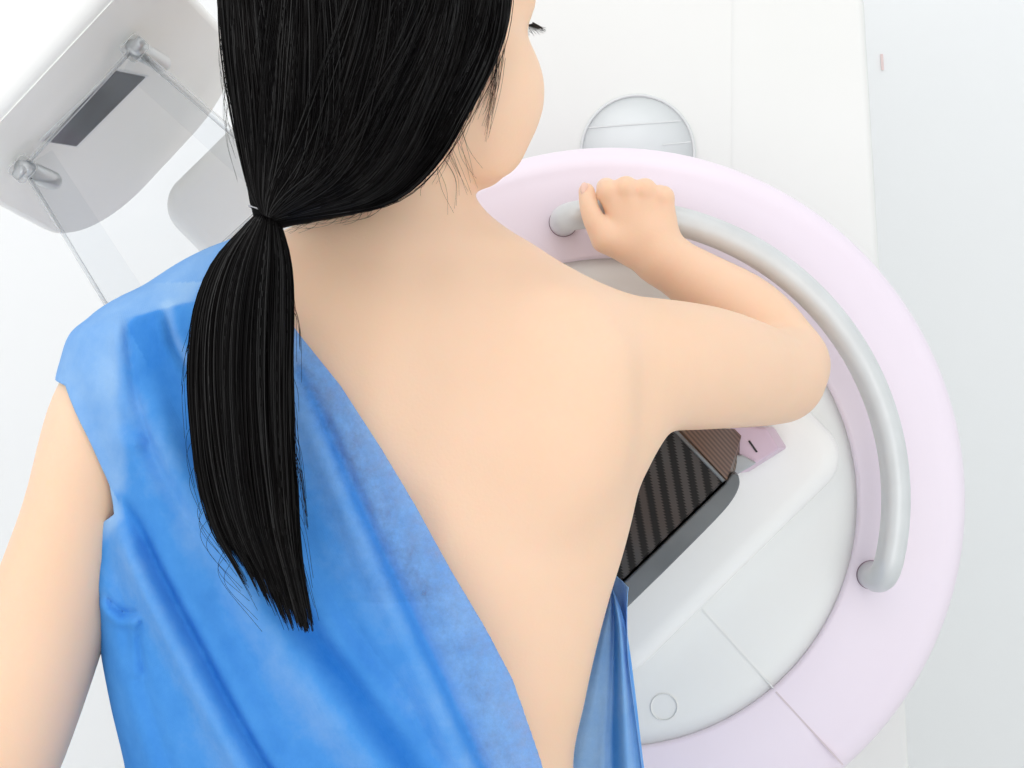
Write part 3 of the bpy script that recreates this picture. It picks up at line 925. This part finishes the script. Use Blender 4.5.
def strands_mesh(name, paths, rads, m, parent, sides=3):
    """paths: (S, n, 3) array; rads: (S, n)"""
    P = np.asarray(paths); S_, n, _ = P.shape
    T = np.gradient(P, axis=1); T /= (np.linalg.norm(T, axis=2, keepdims=True) + 1e-9)
    ref = np.array([0.13, 1.0, 0.21]); ref /= np.linalg.norm(ref)
    A = np.cross(T, ref); A /= (np.linalg.norm(A, axis=2, keepdims=True) + 1e-9)
    B = np.cross(T, A)
    vs = []
    for k in range(sides):
        a = 2 * math.pi * k / sides + .5
        vs.append(P + (A * math.cos(a) + B * math.sin(a)) * rads[..., None])
    V = np.stack(vs, 2).reshape(-1, 3)           # S,n,sides
    base = (np.arange(S_)[:, None, None] * n + np.arange(n-1)[None, :, None]) * sides
    k = np.arange(sides)[None, None, :]; k2 = (k + 1) % sides
    Fq = np.stack([base + k, base + k2, base + sides + k2, base + sides + k], -1).reshape(-1, 4)
    o = mesh_obj(name, V, Fq, m, parent); o['kind'] = 'stuff'
    tn_ = .05 + .42 * rng.random(S_)**3
    bf_ = np.ones((S_, n * sides, 4), np.float32); bf_[:, :, 0] = tn_[:, None]
    at_ = o.data.color_attributes.new('tone', 'FLOAT_COLOR', 'POINT'); at_.data.foreach_set('color', bf_.ravel())
    return o

# scalp strands: fan from crown / hairline to the tie
NS = 5600; n = 34
u = rng.random(NS)
left_edge = np.array([(240, -190), (219, -60), (219, 20), (225, 80), (236, 140), (250, 195), (262, 214)], float)
right_edge = np.array([(516, -150), (512, 0), (499, 60), (472, 114), (440, 166), (388, 206), (277, 222)], float)
tt = np.linspace(0, 1, n)
def resample(poly, n):
    f = smooth_path(poly, 10); s = np.concatenate([[0], np.cumsum(np.linalg.norm(np.diff(f, axis=0), axis=1))]); s /= s[-1]
    return np.stack([np.interp(np.linspace(0, 1, n), s, f[:, a]) for a in range(2)], 1)
Le = resample(left_edge, n); Re = resample(right_edge, n)
# clump offsets
clump = rng.random(90); ci = rng.integers(0, 90, NS)
u2 = np.clip(u * .45 + clump[ci] * .55 + rng.normal(0, .012, NS), 0.0, 1.0)
wmix = np.linspace(0, 1, n)[None, :]
uu = u[:, None] * (1 - wmix) + u2[:, None] * wmix
# wispy drift
drift = rng.normal(0, .010, (NS, 1)) * np.sin(wmix * math.pi) + rng.normal(0, .006, (NS, 1)) * np.sin(wmix * math.pi * 2)
uu = np.clip(uu + drift, -.004, 1.006)
PX = Le[None, :, 0] * (1 - uu) + Re[None, :, 0] * uu
PY = Le[None, :, 1] * (1 - uu) + Re[None, :, 1] * uu
# strands bulge sideways like gathered hair
PY += 10 * np.sin(uu * math.pi) * np.sin(wmix * math.pi)
paths = np.zeros((NS, n, 3)); ok = np.ones(NS, bool)
lay = rng.random(NS) * .0030 - .0004
CAMO = Vector((0, 0, CZ))
und = np.sin(u * 61) * .0011 + np.sin(u * 149 + 1) * .0009 + np.sin(u * 23 + 2) * .0012
for i in range(NS):
    prev = 1.262; row = []
    for j in range(n):
        dr = W(PX[i, j], PY[i, j], 1.0) - CAMO
        hit, nrm_, _, _ = hbvh.ray_cast(CAMO, dr)
        row.append(None if hit is None else hit.y)
    # misses take the depth of the nearest hit along the strand
    idx = [j for j in range(n) if row[j] is not None]
    if not idx: ok[i] = False; continue
    ys_ = np.interp(np.arange(n), idx, [row[j] for j in idx])
    ym = ys_.copy()
    for _ in range(5): ym[1:-1] = (ym[:-2] + 2 * ym[1:-1] + ym[2:]) / 4
    ys_ = np.minimum(ym, ys_ - .0004)
    for j in range(n):
        dpt = ys_[j] - lay[i] - (und[i] + .0012) * math.sin(math.pi * min(1, j / (n - 1) * 1.0)) 
        paths[i, j] = W(PX[i, j], PY[i, j], dpt)
paths = paths[ok]; NS = len(paths)
# smooth each strand in depth
for _ in range(1):
    paths[:, 1:-1] = (paths[:, :-2] + 2 * paths[:, 1:-1] + paths[:, 2:]) / 4
r = np.full((NS, n), .00034) * (0.7 + .7 * rng.random((NS, 1)))
strands_mesh('hair_strands', paths, r, M_hair, hair)

# baby hairs at the nape, wisps beside the ear and stray hairs
def W2(p, D): return np.array(W(p[0], p[1], D))
wp = []
bbvh = BVHTree.FromPolygons([Vector(v) for v in bv.tolist()], bf.tolist())
def on_body(px_, py_, lift=.001):
    w = W(px_, py_, 1.28); o_ = Vector((0, 0, CZ)); d_ = (w - o_).normalized()
    hit, nr, _, _ = bbvh.ray_cast(o_, d_)
    if hit is None: return w + Vector((0, .02, 0))
    return hit - d_ * lift * (1 + 1.5)
def wisp(pts, lift=.0015, D=None):
    f = smooth_path(np.array(pts, float), 8)
    idx_ = np.linspace(0, len(f) - 1, 16)
    out = []
    for t in idx_:
        a = int(t); b = min(a + 1, len(f) - 1); p = f[a] + (f[b] - f[a]) * (t - a)
        out.append(np.array(on_body(p[0], p[1], lift) if D is None else W(p[0], p[1], D)))
    out = np.array(out)
    for _ in range(6): out[1:-1] = (out[:-2] + 2*out[1:-1] + out[2:]) / 4
    wp.append(out)
for k in range(45):      # nape wisps
    x0 = rng.uniform(300, 440); y0 = np.interp(x0, [300, 388, 440], [222, 207, 170]) + rng.uniform(-8, 2)
    L0 = rng.uniform(10, 32)
    wisp([(x0, y0 - 4), (x0 - L0 * .5 + rng.normal(0, 4), y0 + 8), (x0 - L0 * 1.3 + rng.normal(0, 8), y0 + 6 + rng.uniform(0, 12))])
for k in range(14):      # right nape, towards the neck
    t0 = rng.random(); x0 = 462 - 26 * t0; y0 = 128 + 42 * t0
    wisp([(x0, y0), (x0 + rng.uniform(4, 14), y0 + 22), (x0 + rng.uniform(10, 22), y0 + rng.uniform(38, 55))])
for k in range(34):      # wisps in front of the ear
    x0 = rng.uniform(490, 506); y0 = rng.uniform(30, 60)
    e_ = rng.uniform(455, 492) if k % 3 else rng.uniform(484, 492)
    wisp([(x0, y0), (x0 * .5 + e_ * .5 + 4, y0 + 34), (e_, y0 + rng.uniform(55, 95))])
for k in range(22):      # hairline by the ear
    t0 = rng.random(); x0 = 500 - 55 * t0; y0 = 55 + 100 * t0
    wisp([(x0, y0 - 12), (x0 - 3 + rng.uniform(0, 6), y0 + 8), (x0 - 16 + rng.uniform(-2, 10), y0 + 34)])
for k in range(14):      # flyaways left of the head
    y0 = rng.uniform(20, 120); e_ = rng.uniform(1, 5)
    wisp([(222 + y0 * .05, y0), (221 - e_ + y0 * .07, y0 + 35), (229 + y0 * .08, y0 + 75)], D=1.29)
wp = np.array(wp)
strands_mesh('loose_hairs', wp, np.full(wp.shape[:2], .00016) * np.linspace(1, .5, 16)[None, :], M_hair, hair)

# ponytail
cl = np.array([(268, 206, 10, .010, 1.258), (267, 214, 11, .010, 1.254), (263, 226, 19, .013, 1.246), (252, 262, 40, .017, 1.236), (244, 310, 51, .019, 1.230),
               (241, 370, 54, .019, 1.228), (243, 430, 53, .018, 1.228), (248, 480, 51, .017, 1.229), (257, 530, 45, .014, 1.231), (272, 575, 34, .010, 1.234), (292, 632, 24, .007, 1.238)])
cs = smooth_path(cl, 6); cs_s = np.linspace(0, 1, len(cs))
NP = 6500; n = 30
th = rng.random(NP) * 2 * math.pi; rr = np.sqrt(rng.random(NP)) * .98
# lateral position with clumping
lat = rr * np.cos(th); dp = rr * np.sin(th)
nc = 110
cth = rng.random(nc) * 2 * math.pi; crr = np.sqrt(rng.random(nc)); cla, cdp = crr * np.cos(cth), crr * np.sin(cth)
cid = np.argmin((lat[:, None] - cla[None])**2 + (dp[:, None] - cdp[None])**2, 1)
# lengths: right side longest, left side shorter -> slanted tip
clen = 0.90 + .11 * rng.random(nc) - .085 * np.clip(.55 - cla, 0, 1.5)
L_end = np.minimum(np.clip(clen[cid] + rng.normal(0, .025, NP), .6, 1.0), 1 - .06 * rng.random(NP)**2)
tq = np.linspace(0, 1, n)[None, :] * L_end[:, None]
c = [np.interp(tq, cs_s, cs[:, a]) for a in range(5)]
pull = np.clip((tq - .35) / .6, 0, 1) ** 1.4 * .86
LA = lat[:, None] * (1 - pull) + cla[cid][:, None] * pull
DPp = dp[:, None] * (1 - pull) + cdp[cid][:, None] * pull
LA = LA + rng.normal(0, .05, (NP, 1)) * np.sin(tq * 5 + rng.random((NP, 1)) * 6) * tq
PX = c[0] + LA * c[2]; PY = c[1] + 0 * PX
D_ = c[4] + DPp * c[3]
PXw = (PX - 512) / F * c[4]; PZw = CZ + (384 - PY) / F * c[4]
paths = np.stack([PXw, D_, PZw], -1)
r = np.full((NP, n), .00036) * (0.7 + .6 * rng.random((NP, 1))) * np.interp(np.linspace(0, 1, n), [0, .85, 1], [1, 1, .4])[None, :]
pony = strands_mesh('ponytail', paths, r, M_hair, hair)
pony['label'] = 'straight black ponytail hanging over the gown'
# flyaway hairs off the tail
wp = []
for k in range(45):
    y0 = rng.uniform(280, 560); i0 = np.interp(y0, cs[:, 1], cs[:, 0]); h0 = np.interp(y0, cs[:, 1], cs[:, 2])
    s_ = 1 if rng.random() < .6 else -1
    a = (i0 + s_ * h0 * .9, y0); e_ = rng.uniform(3, 14)
    b = (i0 + s_ * (h0 + e_ * .4), y0 + 25); y2 = y0 + rng.uniform(45, 80)
    i2 = np.interp(y2, cs[:, 1], cs[:, 0]); h2 = np.interp(y2, cs[:, 1], cs[:, 2])
    f = smooth_path(np.array([a, b, (i2 + s_ * (h2 + e_ * .5), y2)]), 8)
    f = f[np.linspace(0, len(f) - 1, 16).astype(int)]
    wp.append([np.array(W(p[0], p[1], 1.228)) for p in f])
wp = np.array(wp)
strands_mesh('loose_hairs', wp, np.full(wp.shape[:2], .00016), M_hair, pony)
# elastic tie
bm = bmesh.new()
for off in (.0,):
    ringp = []
    for k in range(33):
        a = 2 * math.pi * k / 32
        cpt = W(268, 213, 1.256)
        ax1 = Vector((.93, 0, -.34)); 
        ringp.append(cpt + ax1 * math.cos(a) * .0142 + Vector((0, 1, 0)) * math.sin(a) * .0150 + Vector((.34, 0, .93)) * off)
    tube_bm(ringp, .0007, 8, caps=False, bm=bm)
bm_obj('hair_tie', bm, M_tie, hair)

# ------------------------------------------------------------------ gown
GS = [
 (225, 262, 505, .066, 1.374),
 (240, 238, 524, .070, 1.377),
 (252, 208, 540, .073, 1.378),
 (268, 176, 560, .079, 1.381),
 (290, 142, 600, .088, 1.385),
 (312, 106, 630, .097, 1.388),
 (332, 75, 645, .104, 1.390),
 (360, 64, 652, .109, 1.393),
 (390, 60, 657, .114, 1.396),
 (440, 72, 664, .122, 1.400),
 (500, 90, 650, .128, 1.402),
 (535, 93, 640, .130, 1.402),
 (590, 98, 628, .130, 1.400),
 (650, 106, 628, .130, 1.398),
 (700, 116, 634, .130, 1.396),
 (768, 130, 643, .132, 1.396),
 (850, 140, 655, .138, 1.396),
 (950, 135, 672, .146, 1.396),
 (1100, 125, 690, .150, 1.396),
 (1300, 110, 700, .155, 1.396),
]
GT = slices(GS)
FOLDS = [  # polyline, width px, amplitude m (ridge on the left / lower side, valley on the other)
 ([(112, 505), (129, 527), (156, 578), (187, 632), (234, 712), (280, 790), (330, 900)], 14, .011),
 ([(150, 372), (168, 400), (195, 455), (240, 530), (308, 632), (352, 690), (402, 755), (450, 840)], 23, .011),
 ([(300, 372), (325, 430), (362, 512), (405, 605), (450, 700), (492, 790)], 12, .006),
 ([(84, 338), (112, 385), (138, 440), (160, 500), (205, 590), (260, 690), (300, 770)], 20, .0035),
 ([(160, 306), (172, 345), (190, 372), (215, 400)], 8, .005),
 ([(118, 312), (122, 345), (132, 400), (150, 450)], 8, .0035),
 ([(112, 418), (140, 440), (175, 500), (230, 590)], 13, .004),
 ([(330, 600), (400, 690), (440, 768)], 14, .003),
 ([(262, 470), (310, 560), (370, 660), (430, 768)], 22, .004),
 ([(100, 560), (120, 640), (150, 730), (175, 800)], 14, .003),
 ([(96, 600), (104, 612), (118, 620), (140, 616)], 6, .004),
 ([(138, 618), (134, 640), (140, 680)], 6, .003),
 ([(330, 385), (380, 490), (440, 610), (500, 730), (530, 800)], 7, .0016),
]
def polydist(PXa, PYa, poly):
    best = np.full(PXa.shape, 1e9, np.float32); sgn = np.zeros(PXa.shape, np.float32); along = np.zeros(PXa.shape, np.float32)
    P = np.array(poly, float); seg = np.linalg.norm(np.diff(P, axis=0), axis=1); cum = np.concatenate([[0], np.cumsum(seg)])
    for i in range(len(P) - 1):
        a, b = P[i], P[i+1]; d = b - a; L2 = d @ d
        t = ((PXa - a[0]) * d[0] + (PYa - a[1]) * d[1]) / L2
        tc = np.clip(t, 0, 1)
        qx = PXa - (a[0] + tc * d[0]); qy = PYa - (a[1] + tc * d[1])
        dd_ = np.sqrt(qx*qx + qy*qy)
        m = dd_ < best
        cr = d[0] * (PYa - a[1]) - d[1] * (PXa - a[0])      # >0: left of the run (image coords, lower-left)
        best = np.where(m, dd_, best); sgn = np.where(m, np.where(cr > 0, -1, 1), sgn)
        along = np.where(m, (cum[i] + tc * seg[i]) / cum[-1], along)
    return best * sgn, along
def folds(PXa, PYa):
    out = np.zeros(PXa.shape, np.float32)
    for poly, w, A in FOLDS:
        s, al = polydist(PXa, PYa, poly)
        fade = np.clip(al / .12, 0, 1) * np.clip((1 - al) / .06, 0, 1)
        out += A * fade * (np.exp(-((s + w * .8) / w)**2) - .9 * np.exp(-((s - w * .45) / (w * .6))**2))
    out += .0012 * np.sin(PXa * .035 + PYa * .021) * np.sin(PYa * .017 - PXa * .028)
    return out
gf = Field(axis([(-.46, .17, .0022)]), axis([(1.22, 1.57, .0028)]), axis([(.60, .99, .008), (.99, 1.425, .0022)]))
shp = gf.a.shape
X, Y, Z = gf.coords((slice(None),) * 3)
Xf, Zf = X[:, 0, :], Z[0:1, 0, :]
PXa = 512 + Xf / 1.30 * F + 0 * Zf; PYa = 384 - (Zf - CZ) / 1.30 * F + 0 * Xf
fo = folds(PXa, PYa)
base = torso_fn(0, 2.3, GT)
d = base(X, Y, Z)
backw = np.clip((1.44 - Y) / .08, 0, 1)
gf.a[:] = d - fo[:, None, :] * backw
gf.capsule(W(400, 228, 1.365), W(152, 362, 1.375), .043, .049, .012)
# hanging pleats on the front and the right flap
ang = np.arctan2(Y - 1.40, X - (-.10))
low = np.clip((1.16 - Z) / .2, 0, 1)
gf.a += (-.006 * np.sin(ang * 22 + Z * 5) * low * np.clip((Y - 1.38) / .06, 0, 1)).astype(np.float32)
gv, gq = gf.mesh()
del gf
gv = lap_smooth(gv, gq, 1, .5)
# lay the cloth on the back: push out wherever the body would poke through
o_push = np.zeros(len(gv))
gpy0 = 384 - (gv[:, 2] - CZ) / gv[:, 1] * F; gpx0 = 512 + gv[:, 0] / gv[:, 1] * F
bk = np.nonzero((gv[:, 1] < 1.44) & ((gpy0 < 500) | (gpx0 > 135)))[0]
for i in bk:
    x_, y_, z_ = gv[i]
    hit, nr, _, _ = bbvh.ray_cast(Vector((x_, 1.0, z_)), Vector((0, 1, 0)))
    if hit is not None and hit.y - .0045 < y_:
        o_push[i] = min(y_ - (hit.y - .0045), .05)
    elif hit is not None:
        o_push[i] = 0
E_ = np.concatenate([gq[:, [0, 1]], gq[:, [1, 2]], gq[:, [2, 3]], gq[:, [3, 0]]]); E_ = np.concatenate([E_, E_[:, ::-1]])
deg_ = np.maximum(np.bincount(E_[:, 0], minlength=len(gv)), 1)
sm = o_push.copy()
for _ in range(14):
    sm = np.maximum(np.bincount(E_[:, 0], weights=sm[E_[:, 1]], minlength=len(gv)) / deg_, o_push)
gv[:, 1] -= sm
# scalar cut functions: positive = keep
gpx = 512 + gv[:, 0] / gv[:, 1] * F; gpy = 384 - (gv[:, 2] - CZ) / gv[:, 1] * F
opening = np.array([(232, 222), (243, 258), (266, 294), (295, 333), (338, 386), (380, 450), (415, 508), (450, 572), (485, 632), (512, 684), (528, 730), (541, 768), (560, 840), (585, 1000), (600, 1400)], float)
def keep_fn(v):
    x, y, z = v[:, 0], v[:, 1], v[:, 2]
    # world-space pattern coordinates, measured on the plane of the back
    qx = 512 + x / 1.262 * F; qy = 384 - (z - CZ) / 1.262 * F
    ox = np.interp(qy, opening[:, 1], opening[:, 0])
    k_open = (ox - qx) * .85 / F * 1.285                       # left of the opening edge
    # front half: whole wrap, ends at the right flap
    rx = 512 + x / 1.40 * F; ry = 384 - (z - CZ) / 1.40 * F
    k_front = np.minimum(y - 1.405, (ry - 584 + (622 - rx) * .7) / F * 1.4 * .8)
    k_frontleft = np.minimum(y - 1.39, (np.interp(ry, [200, 262, 300, 420], [212, 232, 290, 400]) - rx) / F * 1.4)
    k1 = np.maximum(np.maximum(k_open, k_front), k_frontleft)
    # armhole on the left
    ax_ = np.interp(qy, [330, 380, 386, 440, 490, 521, 531, 537, 1500], [-60, 40, 58, 86, 108, 113, 97, 60, -60])
    lx = 512 + x / 1.32 * F
    k_arm = (512 + x / 1.315 * F - ax_) * .88 / F * 1.3
    ay = 384 - (z - CZ) / 1.36 * F
    # keep only where the point is right of armhole, or well below it
    k = np.minimum(k1, k_arm)
    # neck opening on top
    return k
kv = keep_fn(gv)
keepf = (kv[gq] > 0).sum(1) >= 2
gq2 = gq[keepf]
# snap rim vertices to the cut curve
E = np.concatenate([gq2[:, [0, 1]], gq2[:, [1, 2]], gq2[:, [2, 3]], gq2[:, [3, 0]]])
Es = np.sort(E, 1); uq, inv, cn = np.unique(Es, axis=0, return_inverse=True, return_counts=True)
rim = np.unique(uq[cn == 1])
for _ in range(6):
    p = gv[rim]; k0 = keep_fn(p); g = np.zeros_like(p)
    for a in range(3):
        q = p.copy(); q[:, a] += 5e-4; g[:, a] = (keep_fn(q) - k0) / 5e-4
    # move only within the surface: drop the depth component where possible
    gg = (g**2).sum(1) + 1e-6
    step = np.clip(k0 / gg, -.003, .003)
    gv[rim] = p - g * step[:, None] * .8
used = np.unique(gq2); remap = -np.ones(len(gv), int); remap[used] = np.arange(len(used))
gv2 = gv[used]; gq3 = remap[gq2]
gown = mesh_obj('gown', gv2, gq3, M_gown, person)
gown['label'] = 'blue disposable examination gown slipped off one shoulder'
# flap of the gown hanging open on the right flank
fl_r = smooth_path(np.array([(612, 588), (619, 604), (627, 632), (635, 690), (644, 768), (655, 850), (668, 960)], float), 12)
fl_l = smooth_path(np.array([(611, 588), (604, 604), (594, 632), (578, 690), (560, 768), (556, 850), (560, 960)], float), 12)
nu, nv = 36, len(fl_r)
fv = []; ft = []; fa = []
for j in range(nv):
    v_ = j / (nv - 1)
    for i in range(nu):
        u_ = i / (nu - 1)
        p_ = fl_l[j] * (1 - u_) + fl_r[j] * u_
        rise = min(1, v_ * 5)
        ridge = .012 * math.exp(-((u_ - .80) / .10)**2) - .007 * math.exp(-((u_ - .60) / .06)**2) + .004 * math.exp(-((u_ - .96) / .03)**2)
        ripple = .0012 * math.sin(u_ * 17 + v_ * 6)
        dd2 = 1.425 - (.012 * u_ + ridge + ripple) * rise
        fv.append(list(W(p_[0], p_[1], dd2)))
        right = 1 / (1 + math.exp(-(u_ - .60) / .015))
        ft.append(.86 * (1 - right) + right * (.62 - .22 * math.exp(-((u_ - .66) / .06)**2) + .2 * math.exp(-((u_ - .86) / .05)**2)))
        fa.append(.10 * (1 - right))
ff = [(j*nu+i, j*nu+i+1, (j+1)*nu+i+1, (j+1)*nu+i) for j in range(nv-1) for i in range(nu-1)]
flap = mesh_obj('open_flap', fv, ff, M_gown, gown)
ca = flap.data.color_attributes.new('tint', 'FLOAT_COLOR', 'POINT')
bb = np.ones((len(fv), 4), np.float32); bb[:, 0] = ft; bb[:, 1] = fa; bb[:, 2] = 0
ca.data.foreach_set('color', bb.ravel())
# tint attribute: cloth layer tones plus painted fold shade
tpx = 512 + gv2[:, 0] / 1.29 * F; tpy = 384 - (gv2[:, 2] - CZ) / 1.29 * F
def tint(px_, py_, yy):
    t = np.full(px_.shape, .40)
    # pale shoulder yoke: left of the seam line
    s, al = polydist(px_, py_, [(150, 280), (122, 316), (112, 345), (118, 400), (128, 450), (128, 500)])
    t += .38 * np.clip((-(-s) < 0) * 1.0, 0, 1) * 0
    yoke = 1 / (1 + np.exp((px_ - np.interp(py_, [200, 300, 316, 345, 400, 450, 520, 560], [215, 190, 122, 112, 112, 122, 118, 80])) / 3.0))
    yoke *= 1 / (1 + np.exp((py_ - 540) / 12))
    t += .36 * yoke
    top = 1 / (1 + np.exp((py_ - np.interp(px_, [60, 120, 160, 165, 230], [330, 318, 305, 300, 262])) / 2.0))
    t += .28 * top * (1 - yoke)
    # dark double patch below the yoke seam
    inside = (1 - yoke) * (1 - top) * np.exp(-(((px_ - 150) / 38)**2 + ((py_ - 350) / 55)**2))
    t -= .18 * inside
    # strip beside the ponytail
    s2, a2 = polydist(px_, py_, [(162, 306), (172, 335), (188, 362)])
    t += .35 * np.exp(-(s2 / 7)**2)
    # fold shading painted into the tint: pale ridges, dark valleys
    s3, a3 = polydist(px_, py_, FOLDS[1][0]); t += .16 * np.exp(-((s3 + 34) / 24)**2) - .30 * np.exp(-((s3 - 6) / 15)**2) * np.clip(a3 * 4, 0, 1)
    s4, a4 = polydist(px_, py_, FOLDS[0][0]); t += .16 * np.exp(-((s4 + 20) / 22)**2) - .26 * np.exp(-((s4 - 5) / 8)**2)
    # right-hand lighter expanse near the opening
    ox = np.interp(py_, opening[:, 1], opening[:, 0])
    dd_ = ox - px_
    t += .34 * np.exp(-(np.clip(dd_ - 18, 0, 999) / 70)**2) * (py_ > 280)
    s5, a5 = polydist(px_, py_, FOLDS[2][0]); t -= .22 * np.exp(-((s5 - 2) / 6)**2)  # shade of the hem crease, painted as a darker line
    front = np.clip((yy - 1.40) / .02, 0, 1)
    t = t * (1 - front) + .80 * front  # front shell painted paler to offset the shade inside the gown
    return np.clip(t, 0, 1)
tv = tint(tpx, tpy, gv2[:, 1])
ox = np.interp(tpy, opening[:, 1], opening[:, 0]); ddv = ox - tpx
alp = .42 / (1 + np.exp((ddv - 38 - (tpy - 330) * .05) / 5)) * (gv2[:, 1] < 1.40) * (tpy > 300)
alp += .16 * np.exp(-((ddv - 70) / 45)**2) * (tpy > 330) * (tpy < 600) * (gv2[:, 1] < 1.40)
alp += .10 * (gv2[:, 1] > 1.43) * (gv2[:, 0] > .04) * (gv2[:, 0] < .09)
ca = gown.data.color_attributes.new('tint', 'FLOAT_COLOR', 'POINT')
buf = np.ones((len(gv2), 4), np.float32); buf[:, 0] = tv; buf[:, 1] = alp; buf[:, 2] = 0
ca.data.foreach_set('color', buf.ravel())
so = gown.modifiers.new('thick', 'SOLIDIFY'); so.thickness = .0006; so.offset = 1

# ------------------------------------------------------------------ light and camera
world = bpy.data.worlds.new('World'); bpy.context.scene.world = world
world.use_nodes = True
bg = world.node_tree.nodes['Background']; bg.inputs[0].default_value = (0.985, 0.995, 1, 1); bg.inputs[1].default_value = 0.87
def area(name, loc, target, size, power, color=(1, 1, 1), sy=None):
    l = bpy.data.lights.new(name, 'AREA'); l.energy = power; l.color = color
    l.shape = 'RECTANGLE'; l.size = size; l.size_y = sy or size
    o = bpy.data.objects.new(name, l); COL.objects.link(o); o.location = loc
    o.rotation_euler = (Vector(target) - Vector(loc)).to_track_quat('-Z', 'Y').to_euler()
    return o
area('ceiling_softbox', (-.4, .6, 3.0), (0, 1.6, 1.1), 2.2, 15)
area('left_soft_light', (-2.2, .2, 1.9), (0, 1.5, 1.2), 1.8, 13, (1, .99, .97))  # soft area light added on the left; no window stands there
area('right_fill', (1.1, -.5, 1.5), (.2, 1.6, 1.2), 1.4, 6.5)
area('low_fill', (.7, -.5, .5), (.3, 1.7, 1.1), 1.2, 5.0)

cam = bpy.data.cameras.new('camera'); cam.sensor_width = 36; cam.lens = F / 1024 * 36
co = bpy.data.objects.new('camera', cam); COL.objects.link(co)
co.location = (0, 0, CZ); co.rotation_euler = (math.radians(90), 0, 0)
cam.clip_start = .05
bpy.context.scene.camera = co
vs = bpy.context.scene.view_settings
vs.view_transform = 'Standard'; vs.look = 'None'; vs.exposure = 0.0
